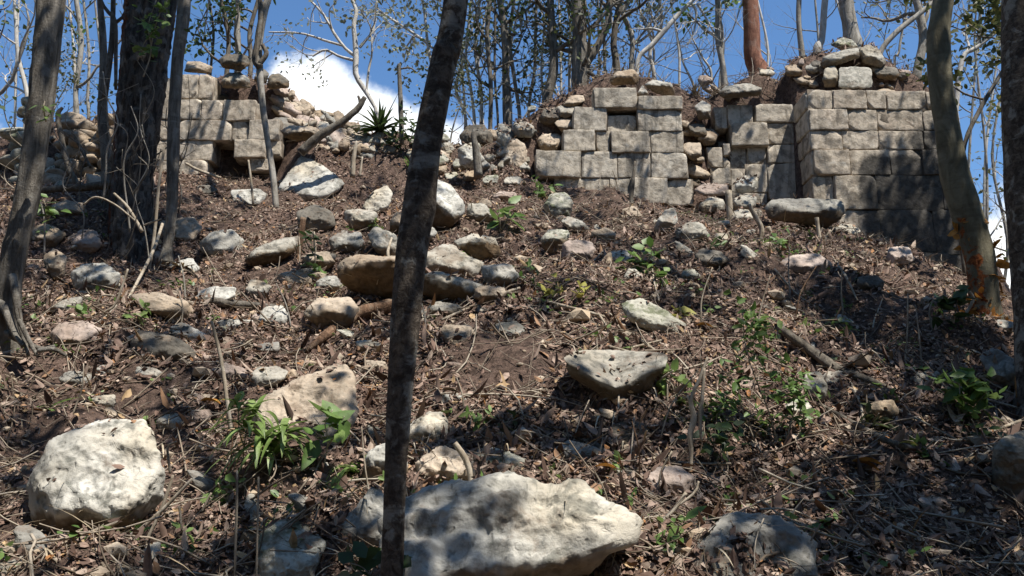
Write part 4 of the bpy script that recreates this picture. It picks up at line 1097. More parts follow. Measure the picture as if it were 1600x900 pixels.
# --- the wood on top of the mound: trees one can tell apart against the sky
def skytree(label, pts, Y, mat, lev=2, nb=5, L=1.4, leaf=None, per=6, ext=3.0, seed=0, size=(.05, .11), radius=.16, start=.35, spread=.7, up=.2, group=None, paths=(), kids=(2, 4), name='forest_tree', wander=.22, trange=None):
    rng = np.random.default_rng(seed)
    pts = [pts[0]] + [(a + rng.uniform(-5, 5), b, c) for a, b, c in pts[1:]]
    P, Rr = path(pts, Y)
    x, y = P[0][0], P[0][1]
    zg = float(H(x, y))
    if P[0][2] > zg - .05: P = np.concatenate([[np.array([x, y, zg - .1])], P]); Rr = np.concatenate([[Rr[0] * 1.15], Rr])
    npt = len(P)
    if ext: P, Rr = extend(P, Rr, ext, .45, rng)
    r = tree_root(name, label, P, group)
    trunk_mesh(r, P, Rr, mat, 10, 36, bark_bumps(seed, .1))
    tubes, tips = [], []
    Q, q = catmull(P, Rr, 60)
    for k in range(nb):
        t = start + (1 - start) * (k + rng.random()) / nb if trange is None else rng.uniform(*trange)
        i = min(int(t * 59), 58)
        a = rng.uniform(0, 2 * math.pi); d = np.array([math.cos(a), math.sin(a) * .8, rng.uniform(.2, 1.0)])
        tubes = []
        grow(rng, Q[i], d, L * rng.uniform(.6, 1.2), min(q[i] * .6, .035), lev, tubes, tips, up, wander, kids, spread)
        branch_mesh(r, tubes, mat, name='branch')
    for pp in paths:
        tubes = []
        B, b = path(pp, Y); tubes.append((B, b, 2)); d = B[-1] - B[-2]
        for k in range(4):
            t = rng.uniform(.35, 1); B2, b2 = catmull(B, b, 20); i = int(t * 19)
            grow(rng, B2[i], d / np.linalg.norm(d) + rng.normal(0, .6, 3), .5, b2[i] * .6, 1, tubes, tips, .1, .25)
        branch_mesh(r, tubes, mat, name='branch')
    if leaf: add_crown(r, tips, rng, leaf, per, size, .3, radius)
    return r

def sky_wood():
    W = 'trees against the sky on top of the mound'
    # far left pale bare crowns
    skytree('pale bare branching tree against the sky at the far left', [(38, 215, 7), (38, 150, 7), (30, 90, 6), (22, 40, 5)], 11.0, 'bark_white', 2, 7, 1.1, 'green', 2, 2, 101, (.04, .08), .1, .2)
    skytree('slender pale tree between the grey left trunk and the crooked sapling', [(120, 200, 9), (122, 140, 8), (126, 70, 8), (116, 0, 7)], 11.4, 'bark_grey', 2, 8, 1.2, 'green', 3, 3, 102, (.05, .1), .12, .15)
    skytree('thin bare grey tree close behind the far left wall stub', [(138, 200, 5), (139, 150, 5), (142, 90, 4), (136, 20, 4)], 11.8, 'bark_grey', 2, 6, 1.0, None, 0, 3, 103)
    skytree('grey green tree far off at the left edge', [(-30, 300, 12), (-22, 160, 11), (-10, 0, 10)], 13, 'bark_grey', 2, 10, 1.8, 'olive', 5, 3, 104, (.06, .12), .2, .1)
    # stems above the left wall
    for i, (pts, lab) in enumerate([([(356, 90, 7), (352, 50, 7), (346, 0, 6)], 'leftmost of the dark thin stems above the left wall'),
                                    ([(372, 88, 9), (374, 40, 9), (376, 0, 8)], 'middle of the dark thin stems above the left wall'),
                                    ([(392, 95, 7), (394, 50, 7), (400, 0, 6)], 'rightmost of the dark thin stems above the left wall'),
                                    ([(330, 100, 4), (338, 50, 4), (330, 0, 4)], 'hair thin stem left of the dark stems above the left wall')]):
        skytree(lab, pts, 10.3 + .2 * i, 'bark_dark' if i != 1 else 'bark_grey', 1, 9, .6, 'deepgreen', 6, 2.5, 110 + i, (.05, .1), .12, .05, group='thin stems above the left wall')
    # the white bare tree before the cloud
    skytree('white bare forking tree standing in front of the cloud', [(590, 186, 6), (572, 150, 7), (561, 118, 9), (559, 88, 9), (553, 62, 8), (552, 40, 7), (556, 18, 6), (548, -5, 5)], 11.2, 'bark_white', 2, 3, .9, 'palegreen', 2, 1.5, 120, (.04, .07), .1, .6, .7, .15,
            paths=[[(556, 88, 6), (540, 76, 5), (522, 52, 5), (505, 22, 4), (484, 0, 3)], [(552, 94, 5), (530, 88, 4), (508, 78, 4), (488, 88, 3)], [(538, 72, 4), (510, 64, 4), (470, 52, 3), (420, 50, 2)],
                   [(562, 74, 5), (574, 60, 4), (583, 48, 4), (586, 30, 3)], [(572, 148, 4), (576, 110, 4), (581, 85, 3), (580, 55, 2)]])
    skytree('pale leafy branch tree left of the leaning central trunk', [(690, 215, 5), (684, 150, 5), (672, 80, 5), (660, 20, 4)], 11.8, 'bark_white', 2, 3, .9, 'palegreen', 9, 1.5, 121, (.05, .1), .13, .5, .8, .1,
            paths=[[(672, 70, 5), (640, 48, 4), (612, 30, 4), (590, 14, 3)], [(676, 75, 4), (650, 56, 4), (640, 66, 3), (632, 78, 2)], [(680, 60, 4), (692, 50, 3), (700, 30, 3)]])
    # white thin stems right of the central trunk
    for i, pts in enumerate([[(742, 205, 5), (738, 150, 5), (732, 90, 4), (736, 20, 4)], [(752, 200, 6), (750, 140, 6), (742, 80, 5), (748, 0, 4)], [(728, 190, 5), (716, 140, 5), (722, 90, 4), (740, 30, 3)]]):
        skytree(['leftmost but one white thin stem right of the central trunk', 'rightmost white thin stem right of the central trunk', 'leftmost white thin stem right of the central trunk'][i], pts, 11.2 + i * .3, 'bark_white', 2, 7, .7, 'palegreen', 2, 2, 130 + i, (.04, .08), .1, .2, group='white thin stems right of the central trunk')
    # the dark leafy stand
    dark = [((766, 205, 7), (765, 130, 7), (760, 60, 7), (764, 0, 7), 'thin dark'), ((792, 200, 14), (788, 120, 12), (784, 60, 12), (786, 0, 10), 'sturdy dark'),
            ((812, 185, 6), (808, 120, 6), (800, 60, 6), (802, 0, 5), 'thin grey'), ((826, 172, 5), (836, 110, 5), (832, 50, 5), (838, 0, 4), 'very thin dark'),
            ((854, 160, 16), (862, 110, 15), (868, 60, 13), (862, 0, 12), 'stout dark leaning'), ((778, 190, 4), (772, 120, 4), (776, 50, 4), (770, 0, 4), 'hair thin dark')]
    for i, d in enumerate(dark):
        skytree('%s tree trunk of the leafy stand left of the middle wall top' % d[4], list(d[:4]), 10.6 + .25 * (i % 4), ['bark_dark', 'bark_left', 'bark_grey', 'bark_grey', 'bark_left', 'bark_dark'][i], 2, 9, .8, ['deepgreen', 'olive'][i % 2], 3, 3, 140 + i, (.05, .09), .17, .3, group='leafy stand left of the middle wall top', trange=(.22, .85))
    gr = [((905, 140, 25), (905, 100, 24), (904, 50, 22), (903, 0, 22), 'thick grey trunk behind the top of the middle wall', 'bark_left'),
          ((916, 110, 10), (930, 80, 11), (946, 40, 11), (955, 0, 10), 'dark trunk slanting right from the thick grey trunk', 'bark_dark'),
          ((964, 108, 11), (963, 70, 10), (966, 30, 10), (968, 0, 9), 'upright trunk right above the flat orange brown stone', 'bark_dark'),
          ((986, 110, 8), (985, 60, 8), (978, 20, 7), (982, 0, 7), 'pale trunk above the pointed stone of the middle wall', 'bark_grey'),
          ((1022, 120, 6), (1020, 80, 6), (1035, 40, 5), (1032, 0, 5), 'slim pale stem above the right end of the middle wall', 'bark_white'),
          ((945, 110, 5), (944, 60, 5), (938, 10, 5), (940, -10, 4), 'thin stem between the slanting and the upright trunks', 'bark_grey'),
          ((890, 150, 5), (888, 90, 5), (894, 40, 4), (884, 0, 4), 'thin stem hugging the left of the thick grey trunk', 'bark_white')]
    for i, d in enumerate(gr):
        skytree(d[4], list(d[:4]), 10.4 + .2 * i, d[5], 2, 10, .9, ['olive', 'deepgreen', 'palegreen', 'olive'][i % 4], 3, 3, 160 + i, (.05, .09), .15, .3, group='trees behind the middle wall', trange=(.2, .9))
    skytree('bare pale branch slanting up to the right from the top of the middle wall', [(996, 96, 7), (1018, 70, 8), (1040, 44, 8), (1062, 20, 7), (1086, 0, 6)], 10.2, 'bark_white', 2, 6, .7, None, 0, .8, 180, start=.3,
            paths=[[(1080, 4, 4), (1088, 20, 4), (1084, 50, 3), (1074, 70, 2)], [(1090, 6, 4), (1104, 30, 3), (1118, 55, 3)]])
    skytree('slender pale tree wrapped in green leaves above the recessed wall', [(1132, 130, 11), (1126, 100, 9), (1121, 60, 9), (1122, 0, 9)], 10.2, 'bark_grey', 2, 4, .5, 'green', 6, 3, 181, (.05, .1), .08, .55, trange=(.3, .6))
    skytree('bare twiggy bush on the skyline above the recessed wall', [(1090, 160, 4), (1086, 130, 4), (1070, 100, 3), (1064, 80, 2)], 10.4, 'bark_white', 3, 9, .6, None, 0, .4, 182, start=.1, up=.05)
    skytree('bare grey shrub leaning left of the leaf wrapped tree', [(1112, 140, 4), (1106, 110, 4), (1094, 90, 3), (1080, 60, 2)], 10.6, 'bark_white', 3, 9, .7, None, 0, .5, 183, start=.1, up=.1)
    skytree('reddish brown trunk above the recessed wall', [(1186, 112, 32), (1182, 90, 26), (1174, 45, 25), (1168, 0, 25)], 10.3, 'bark_red', 2, 5, 1.2, None, 0, 3, 184, start=.65)
    skytree('straight thin grey tree left of the highest wall stones', [(1253, 85, 9), (1251, 40, 8), (1248, 0, 8)], 10.6, 'bark_grey', 2, 5, .8, None, 0, 3, 185, start=.5)
    skytree('thin white trunk close left of the twisted grey trunk', [(1278, 80, 15), (1284, 60, 10), (1288, 0, 10)], 10.5, 'bark_white', 2, 5, .8, None, 0, 3, 186, start=.5)
    skytree('twisted grey trunk behind the highest stones of the right wall', [(1334, 85, 34), (1332, 50, 24), (1326, 20, 22), (1322, 0, 22)], 10.3, 'bark_grey', 2, 6, 1.1, None, 0, 3, 187, start=.4)
    skytree('bare branch slanting up right over the right wall', [(1374, 90, 8), (1400, 55, 9), (1430, 25, 8), (1458, 2, 8)], 10.2, 'bark_grey', 2, 6, .7, None, 0, 1, 188, start=.3)
    skytree('curved grey trunk between the right wall top and the peeling trunk', [(1433, 140, 14), (1436, 100, 14), (1446, 60, 13), (1438, 25, 12), (1428, 0, 11)], 10.4, 'bark_grey', 2, 8, .8, None, 0, 2, 189, start=.35)
    # right edge: leafy branches and the bare wood falling away
    skytree('dark leafy sapling seen between the two right hand trunks', [(1498, 330, 7), (1506, 230, 7), (1536, 170, 7), (1568, 100, 6), (1590, 60, 5)], 7.2, 'bark_dark', 2, 10, .8, 'olive', 9, 1.5, 190, (.05, .11), .14, .35)
    skytree('pale branching tree beyond the peeling trunk', [(1486, 330, 9), (1486, 200, 9), (1500, 95, 8), (1530, 74, 7), (1570, 40, 6)], 9.8, 'bark_white', 2, 10, 1.0, 'palegreen', 3, 2, 191, (.05, .09), .13, .3)
    rng = np.random.default_rng(3)
    for k in range(9):
        u = 1480 + k * 17 + rng.uniform(-6, 6); y = 11.5 + rng.uniform(0, 4.5)
        skytree('thin bare tree of the wood falling away beyond the peeling trunk', [(u, 520, 5), (u + rng.uniform(-8, 8), 380, 5), (u + rng.uniform(-14, 14), 240, 4), (u + rng.uniform(-20, 20), 90, 3)], y, ['bark_grey', 'bark_white', 'bark_grey'][k % 3], 3, 9, 1.2, 'palegreen' if k % 2 else 'olive', 1, 2, 200 + k, (.05, .1), .2, .15, group='bare wood beyond the peeling trunk')
    for k in range(7):
        u = 1000 + k * 66 + rng.uniform(-20, 20)
        skytree('thin bare background tree behind the right hand walls', [(u, 150, 4), (u + rng.uniform(-10, 10), 80, 4), (u + rng.uniform(-16, 16), 0, 3)], 12.5 + rng.uniform(0, 2), ['bark_grey', 'bark_white'][k % 2], 3, 7, 1.2, None, 0, 2.5, 220 + k, start=.1, group='thin bare trees behind the right hand walls')
    for k in range(7):
        u = 720 + k * 42 + rng.uniform(-12, 12)
        skytree('thin leafy background tree behind the saddle and the middle wall', [(u, 190, 4), (u + rng.uniform(-8, 8), 100, 4), (u + rng.uniform(-14, 14), 0, 3)], 12 + rng.uniform(0, 2.5), ['bark_grey', 'bark_white', 'bark_grey'][k % 3], 3, 8, 1.0, 'olive' if k % 2 else 'palegreen', 1, 2.5, 240 + k, (.06, .12), .2, .15, group='thin leafy trees behind the saddle')
    for k in range(4):
        u = 20 + k * 45
        skytree('thin pale background tree beyond the far left wall stub', [(u, 240, 4), (u + rng.uniform(-8, 8), 120, 4), (u + rng.uniform(-14, 14), 0, 3)], 12.5 + rng.uniform(0, 2.5), ['bark_white', 'bark_grey'][k % 2], 3, 8, 1.0, 'olive' if k % 2 else None, 1, 2.5, 260 + k, (.06, .1), .2, .1, group='thin pale trees beyond the far left stub')
sky_wood()

# --- crowns overhead, out of the picture, whose shade dapples the slope
S = np.array(SUNDIR)
def canopy():
    rng = np.random.default_rng(2024)
    C = []                       # (centre, spread, leaves)
    def over(P, t, rad, n): C.append((P + S * t, rad, n))
    def shade(u, v, rad, n, t, Y=None):
        y = hit(u, v, 1.8) if Y is None else Y
        over(wp(u, v, y), t, rad, n)
    # heavy crowns: the parts of the slope that lie in deep shade
    for (u, v, rad, n, t) in DEEP: shade(u, v, rad, int(n * 1.5), t)
    for (u, v, Y, rad, n, t) in DEEP_AT: shade(u, v, rad, n, t, Y)
    # light scattered sprays
    for k in range(N_SPRAY):
        Y = 2.4 + 8 * rng.random(); X = rng.uniform(-.68, .68) * Y
        z = float(H(X, Y)); P = np.array([X, Y, z])
        u = 800 + F * X / Y; v = 450 - F * math.tan(math.atan2(z - CAMZ, Y) - PITCH)
        if any((u - a) ** 2 / ru ** 2 + (v - b) ** 2 / rv ** 2 < 1 for a, b, ru, rv in OPEN): continue
        over(P, rng.uniform(4, 9), rng.uniform(.08, .30), int(rng.uniform(10, 55)))
    # nothing hangs in the sun's way to the two white boulders
    lit = [(wp(150, 725, 3.2), .34), (wp(880, 800, 3.0), .27), (wp(700, 800, 3.0), .10), (wp(480, 285, 8.4), .3), (wp(960, 570, 4.5), .25)]
    def clear(c, rad):
        for p, r in lit:
            d = c - p; t = d @ S
            if t > 0 and np.linalg.norm(d - S * t) < r + rad * .8: return False
        return True
    C = [q for q in C if clear(q[0], q[1])]
    # hang every spray on the nearest tree, branch by branch
    roots = [c for c in CANOPY]; nodes = [[(c[1], c[2] * .8)] for c in roots]
    segs = [[] for _ in roots]; cl = [[] for _ in roots]
    for c, rad, n in sorted(C, key=lambda c: min(np.linalg.norm(c[0] - r[1]) for r in roots)):
        best = min(((np.linalg.norm(c - q[0]), ti, qi) for ti, ns in enumerate(nodes) for qi, q in enumerate(ns)), key=lambda a: a[0])
        d, ti, qi = best; q, r0 = nodes[ti][qi]; r1 = max(.005, r0 * .7)
        mid = (c + q) / 2 + rng.normal(0, .12, 3) * d
        segs[ti].append((np.array([q, mid, c]), np.array([min(r0, .035), min(.8 * r0, .025), min(r1, .012)]), 1)); nodes[ti].append((c, r1)); cl[ti].append((c, rad, n))
    for ti, (r, top, rr, mat) in enumerate(roots):
        if not cl[ti]: continue
        branch_mesh(r, segs[ti], mat, name='limbs')
        mb = MB()
        for c, rad, n in cl[ti]:
            P = c + rng.normal(0, rad * .6, (n, 3)); leaves(mb, P, unit(rng, n) + np.array([0, 0, .6]), unit(rng, n), rng.uniform(.06, .13, n), .34, rng)
        mb.build('crown', M['olive'], r, True, np.array(r.location))
DEEP = [(140, 330, .3, 140, 5.5), (90, 350, .3, 140, 5.5), (240, 350, .3, 140, 5.5), (180, 300, .3, 120, 5.5), (60, 300, .3, 120, 5.5), (200, 430, .25, 80, 5.5), (120, 300, .5, 260, 6), (200, 320, .5, 280, 6), (280, 320, .3, 120, 6), (160, 370, .5, 260, 6), (220, 400, .35, 170, 5.5), (100, 400, .35, 130, 6), (270, 380, .3, 110, 6), (60, 340, .5, 160, 6), (300, 420, .25, 60, 6), (40, 420, .4, 120, 6),
        (1420, 760, .3, 130, 5), (1500, 800, .35, 170, 5), (1350, 800, .25, 90, 5), (1560, 740, .3, 120, 5), (1440, 860, .35, 170, 5), (1560, 860, .35, 150, 5), (1340, 880, .3, 130, 5), (1240, 900, .3, 100, 5),
        (1560, 640, .25, 80, 5.5), (1420, 560, .35, 190, 6), (1330, 500, .35, 200, 6), (1480, 560, .3, 150, 6), (1250, 460, .3, 120, 6), (1380, 620, .25, 100, 6), (1400, 500, .35, 160, 6), (1480, 500, .3, 120, 6),
        (40, 880, .3, 120, 5), (150, 890, .3, 120, 5), (270, 885, .25, 90, 5), (360, 890, .25, 90, 5), (480, 890, .22, 70, 5), (10, 760, .2, 60, 5), (20, 700, .25, 60, 5),
        (770, 690, .16, 60, 5), (850, 690, .18, 70, 5), (910, 720, .15, 50, 5), (700, 720, .14, 40, 5), (300, 650, .15, 30, 5), (560, 700, .14, 40, 5), (1010, 690, .14, 40, 5),
        (900, 350, .35, 80, 6), (980, 390, .3, 60, 6), (1120, 420, .35, 90, 6), (480, 350, .25, 60, 6), (720, 470, .25, 50, 6), (590, 520, .2, 40, 6), (860, 470, .2, 40, 6)]
DEEP_AT = [(616, 850, 2.5, .14, 40, 4), (620, 740, 2.5, .14, 40, 4), (628, 620, 2.5, .14, 30, 4), (640, 480, 2.5, .12, 20, 4), (660, 260, 2.5, .12, 16, 4), (694, 90, 2.5, .12, 16, 4),
           (1608, 100, 4.3, .25, 70, 5), (1608, 260, 4.3, .25, 70, 5), (1612, 420, 4.3, .25, 70, 5), (1478, 100, 5.6, .2, 25, 5), (1500, 300, 5.6, .2, 35, 5),
           (1400, 280, 9.0, .25, 60, 6), (1460, 330, 9.0, .35, 150, 6), (1400, 380, 9.0, .3, 130, 6), (1480, 420, 9.0, .3, 110, 6), (1350, 360, 9.0, .2, 40, 6),
           (215, 260, 7.5, .3, 60, 5), (190, 120, 7.5, .2, 20, 5), (70, 110, 4.7, .2, 22, 5), (56, 260, 4.7, .2, 26, 5), (20, 430, 4.7, .2, 50, 5)]
OPEN = [(150, 720, 190, 140), (830, 790, 170, 90), (960, 590, 90, 60), (520, 600, 70, 50), (485, 285, 60, 40), (690, 320, 50, 45), (820, 590, 220, 60), (1290, 200, 60, 60), (410, 690, 80, 70), (1200, 590, 110, 120), (700, 420, 70, 50), (430, 400, 50, 30), (910, 200, 60, 60), (1500, 615, 50, 40)]
N_SPRAY = 250
canopy()

# ------------------------------------------------------------------ green plants
def blade(mb, p, d, L, w, droop, n=9, fold=.25, shape=1.0):
    d = np.asarray(d, float); d = d / np.linalg.norm(d); q = np.asarray(p, float).copy(); P = [q.copy()]; Dd = [d]
    for k in range(n - 1):
        d = d + np.array([0, 0, -droop]) / n; d = d / np.linalg.norm(d); q = q + d * L / (n - 1); P.append(q.copy()); Dd.append(d)
    P = np.array(P); Dd = np.array(Dd)
    side = np.cross(Dd, [0, 0, 1.0]); side /= np.linalg.norm(side, axis=1)[:, None] + 1e-6
    nor = np.cross(side, Dd)
    s = np.linspace(0, 1, n); ww = w * np.clip(np.sin(math.pi * np.clip(s * .92 + .08, 0, 1) ** shape), .02, 1)
    A = P - side * ww[:, None] + nor * (ww * fold)[:, None]; B = P; Cc = P + side * ww[:, None] + nor * (ww * fold)[:, None]
    V = np.stack([A, B, Cc], 1).reshape(-1, 3)
    i = np.arange(n - 1)[:, None] * 3
    f = np.concatenate([i + np.array([[0, 1, 4, 3]]), i + np.array([[1, 2, 5, 4]])], 0)
    mb.add(V, None, f)

def ground_at(u, v):
    Y = hit(u, v, 1.8); p = wp(u, v, Y); return np.array([p[0], Y, float(HS(p[0], Y))]), Y

def plant_root(name, label, u, v, group=None):
    p, Y = ground_at(u, v)
    return thing(name, label, 'plant', tuple(p), group), p, Y

def tuft(name, label, u, v, px, mat, n, w, seed, droop=(.6, 1.6), el=(.2, 1.3), cats=None, az=None, shape=.8, group=None):
    """rosette of strap leaves; px = leaf length in photo pixels, w = half width in pixels"""
    r, p, Y = plant_root(name, label, u, v, group); rng = np.random.default_rng(seed); mb = MB(); k = pxm(Y)
    for i in range(n):
        a = rng.uniform(0, 2 * math.pi) if az is None else rng.uniform(*az); e = rng.uniform(*el)
        blade(mb, p + rng.normal(0, 3 * k, 3) * np.array([1, 1, .2]), (math.cos(a) * math.cos(e), math.sin(a) * math.cos(e), math.sin(e)), px * k * rng.uniform(.6, 1.1), w * k * rng.uniform(.7, 1.15), rng.uniform(*droop), shape=shape)
    mb.build('leaf_blades', M[mat], r, True, np.array(r.location)); return r

def sprig(name, label, stems, mat, leaf_px, per, W, seed, stem_mat='stick', depth=None, group=None, spread=5, droop=.3, stem_px=2.5):
    """leafy stems drawn through photo points; leaves alternate along each stem"""
    u, v = stems[0][0]
    if depth is None: p, Y = ground_at(u, v)
    else: Y = depth; p = wp(u, v, Y)
    r = thing(name, label, 'plant', tuple(p), group); rng = np.random.default_rng(seed)
    st, lf = MB(), MB(); k = pxm(Y)
    for s in stems:
        Q = np.array([wp(a, b, Y - .02 - .05 * rng.random() - .02 * i) for i, (a, b) in enumerate(s)])
        q, rr = catmull(Q, np.linspace(stem_px, stem_px * .5, len(Q)) * .5 * k, 24); tube(st, q, rr, 5)
        n = per; t = rng.uniform(.25, 1, n); i = (t * 23).astype(int)
        D = unit(rng, n); D[:, 2] = D[:, 2] * .5 + .1 - droop; N = unit(rng, n) * .7 + np.array([.1, -.35, .9])
        leaves(lf, q[i] + rng.normal(0, spread * k, (n, 3)), N, D, rng.uniform(.6, 1.15, n) * leaf_px * k, W, rng, .35, .3)
    st.build('stems', M[stem_mat], r, True, np.array(r.location), 'soil')
    lf.build('leaves', M[mat], r, True, np.array(r.location)); return r

def plants():
    # the strap leaved plant in front of the sloping slab: stems with whorls of long drooping leaves
    u, v = 404, 700
    p, Y = ground_at(u, 735); k = pxm(Y)
    r = thing('strap_leaved_plant', 'bright green plant of long drooping lance leaves in front of the sloping tan slab', 'plant', tuple(p))
    st, lf = MB(), MB(); rng = np.random.default_rng(12)
    for (cu, cv, n, L) in [(408, 692, 24, 88), (385, 672, 14, 66), (440, 678, 15, 68), (372, 632, 11, 44), (400, 646, 12, 46), (425, 712, 10, 70)]:
        c = wp(cu, cv, Y - .06)
        q, rr = catmull(np.array([p + rng.normal(0, .02, 3), (p + c) / 2 + rng.normal(0, .03, 3), c]), [.004, .003, .002], 10); tube(st, q, rr, 5)
        for i in range(n):
            a = rng.uniform(0, 2 * math.pi); e = rng.uniform(-.1, 1.0)
            blade(lf, c + rng.normal(0, .012, 3), (math.cos(a) * math.cos(e), math.sin(a) * math.cos(e) * .8 - .15, math.sin(e)), L * k * rng.uniform(.65, 1.15), 5.6 * k * rng.uniform(.7, 1.1), rng.uniform(1.0, 2.6), shape=.8)
    st.build('stems', M['stick'], r, True, np.array(r.location), 'soil'); lf.build('leaves', M['lightgreen'], r, True, np.array(r.location))
    sprig('leafy_seedling', 'seedling with broad glossy leaves against the squared end of the sloping slab', [[(505, 735), (512, 690), (508, 660), (520, 640)], [(510, 700), (530, 670), (538, 650)], [(508, 690), (490, 672), (478, 665)]], 'green', 46, 6, .28, 21, spread=3)
    tuft('grassy_plant', 'arching plant with drooping pale strap leaves left of the central trunk', 556, 745, 85, 'lightgreen', 16, 4.5, 22, (2.2, 3.6), (.5, 1.3))
    sprig('leafy_seedling', 'dark green broad leaves at the very foot of the central trunk', [[(590, 930), (598, 880), (602, 850)], [(600, 930), (570, 890), (548, 880)], [(600, 930), (625, 885), (628, 865)]], 'deepgreen', 42, 7, .33, 23, depth=2.7, spread=6)
    sprig('leafy_seedling', 'leafy green sprig in front of the broad grey bottom rock', [[(1092, 905), (1080, 860), (1062, 826), (1046, 812)], [(1096, 905), (1104, 870), (1110, 840)], [(1090, 890), (1070, 862), (1050, 850)]], 'green', 44, 9, .26, 24, depth=2.95, spread=7)
    sprig('leafy_shrub', 'sprawling green shrub with thin stems on the right half of the slope', [[(1215, 690), (1200, 640), (1180, 590), (1165, 540), (1160, 490)], [(1225, 700), (1240, 640), (1232, 600), (1205, 560)], [(1180, 690), (1160, 640), (1150, 600), (1120, 570)],
          [(1250, 650), (1250, 610), (1225, 585)], [(1130, 700), (1120, 650), (1135, 620)], [(1200, 560), (1190, 510), (1170, 480)], [(1240, 700), (1256, 650), (1240, 620)], [(1150, 560), (1180, 530), (1200, 500)]], 'green', 17, 44, .28, 25, spread=12)
    sprig('leafy_shrub', 'low dark green ground plant of small leaves below the sprawling shrub', [[(1110, 720), (1105, 690), (1120, 660)], [(1120, 720), (1135, 690), (1130, 670)]], 'deepgreen', 22, 18, .32, 26, spread=12)
    sprig('leafy_shrub', 'low green plant on the slope at right below the peeling trunk', [[(1500, 650), (1490, 620), (1475, 605)], [(1505, 650), (1515, 615), (1520, 596)], [(1500, 650), (1535, 620), (1545, 605)], [(1500, 650), (1500, 620), (1498, 590)]], 'green', 30, 24, .28, 27, spread=12)
    sprig('leafy_shrub', 'dark green leaves at the left foot of the peeling trunk', [[(1490, 505), (1480, 480), (1470, 462)], [(1490, 505), (1496, 470), (1500, 455)]], 'deepgreen', 26, 16, .35, 28, spread=9)
    sprig('leafy_seedling', 'broad pale green leaves beside the cut hollow right of the large pale rock', [[(782, 360), (780, 335), (778, 318)], [(784, 360), (795, 335), (798, 322)]], 'green', 32, 6, .32, 29, spread=5)
    sprig('leafy_seedling', 'small green seedling below the middle wall', [[(1004, 425), (1004, 400), (998, 385)], [(1004, 425), (1016, 402), (1018, 390)], [(1002, 425), (985, 412), (975, 408)]], 'green', 22, 12, .3, 30, spread=6)
    sprig('leafy_seedling', 'bright green sprout in the dark hollow left of the large ochre rock', [[(488, 435), (486, 425), (484, 418)], [(490, 435), (494, 420)]], 'green', 17, 14, .4, 31, spread=5)
    sprig('leafy_seedling', 'thin stemmed green sprig beneath the triangular rock', [[(492, 430), (492, 390), (490, 362)], [(492, 400), (480, 380), (476, 368)]], 'deepgreen', 16, 12, .3, 32, spread=5)
    tuft('grass_tuft', 'yellow green grass tuft beside the shaded rounded grey stone', 284, 425, 42, 'straw', 20, 3.2, 33, (1.0, 2.4), (.3, 1.2))
    tuft('grass_tuft', 'green grass blades lying above and left of the white boulder', 70, 640, 62, 'green', 16, 4.0, 34, (.4, 1.4), (.0, .5))
    tuft('grass_tuft', 'thin pale grass tuft on the saddle under the spiky plant', 640, 262, 26, 'green', 22, 1.6, 35, (.6, 1.6), (.3, 1.3))
    tuft('grass_tuft', 'thin dry grass tuft on the skyline above the wall gap', 1088, 150, 34, 'straw', 40, 1.0, 36, (.3, 1.2), (.5, 1.4))
    sprig('yellow_leaf_plant', 'yellowish green leaves beside the long mossy stone', [[(1064, 500), (1064, 488), (1062, 478)]], 'yellow', 28, 5, .4, 37, spread=4)
    for i, q in enumerate([[(872, 465), (874, 450), (872, 438)], [(892, 470), (905, 455), (912, 446)], [(862, 470), (858, 456)]]):
        sprig('leafy_seedling', 'yellowing seedling in the litter left of the long mossy stone', [q], 'yellow', 18, 8, .35, 38 + 100 * i, spread=8, group='yellowing seedlings left of the mossy stone')
    sprig('leafy_seedling', 'small green seedling right of the yellowing ones above the long mossy stone', [[(1036, 445), (1038, 432), (1034, 424)]], 'green', 20, 9, .4, 39, spread=6)
    sprig('leafy_seedling', 'green weed at the left end of the middle wall foot', [[(842, 305), (844, 292), (840, 286)], [(850, 305), (858, 292)]], 'green', 14, 12, .35, 40, spread=7)
    sprig('leafy_seedling', 'shaded green weed beside the grey left trunk', [[(70, 345), (72, 325), (68, 312)], [(74, 345), (86, 322)]], 'green', 20, 10, .3, 41, spread=7, depth=5.3)
    sprig('leafy_seedling', 'small green weed in the litter under the yellow grass tuft', [[(128, 500), (128, 490), (124, 482)]], 'green', 18, 8, .35, 42, spread=6)
    sprig('leafy_seedling', 'green seedling in the dark bottom right shade', [[(1530, 690), (1525, 670), (1518, 655)], [(1532, 690), (1545, 668)]], 'deepgreen', 22, 10, .3, 43, spread=9)
    sprig('leafy_seedling', 'grassy green sprouts right of the large pale rock below the saddle', [[(836, 445), (832, 425), (826, 410)], [(824, 445), (815, 432)]], 'green', 18, 10, .25, 44, spread=8)
    # the spiky rosette on the saddle
    r, p, Y = plant_root('spiky_rosette_plant', 'spiky dark rosette plant on the saddle in front of the cloud', 595, 212); k = pxm(Y); rng = np.random.default_rng(50); mb = MB()
    p = wp(594, 205, 9.7)
    for i in range(46):
        a = rng.uniform(0, 2 * math.pi); e = rng.uniform(.05, 1.1)
        blade(mb, p, (math.cos(a) * math.cos(e), math.sin(a) * math.cos(e) * .6, math.sin(e)), rng.uniform(38, 62) * k, 3.4 * k, rng.uniform(.6, 1.5), shape=.55)
    blade(mb, p, (.42, 0, 1), 78 * k, 3.8 * k, .0, shape=.6); blade(mb, p, (-.55, 0, 1), 60 * k, 2.4 * k, .1, shape=.6)
    blade(mb, p, (.1, 0, 1), 52 * k, 2.4 * k, .1, shape=.6)
    mb.build('leaf_blades', M['deepgreen'], r, True, np.array(r.location))
    sprig('dark_bush', 'dark leafy bush right of the spiky rosette on the saddle', [[(625, 225), (630, 195), (636, 175)], [(640, 225), (648, 195)], [(618, 225), (612, 205)]], 'deepgreen', 14, 40, .25, 51, depth=9.6, spread=11)
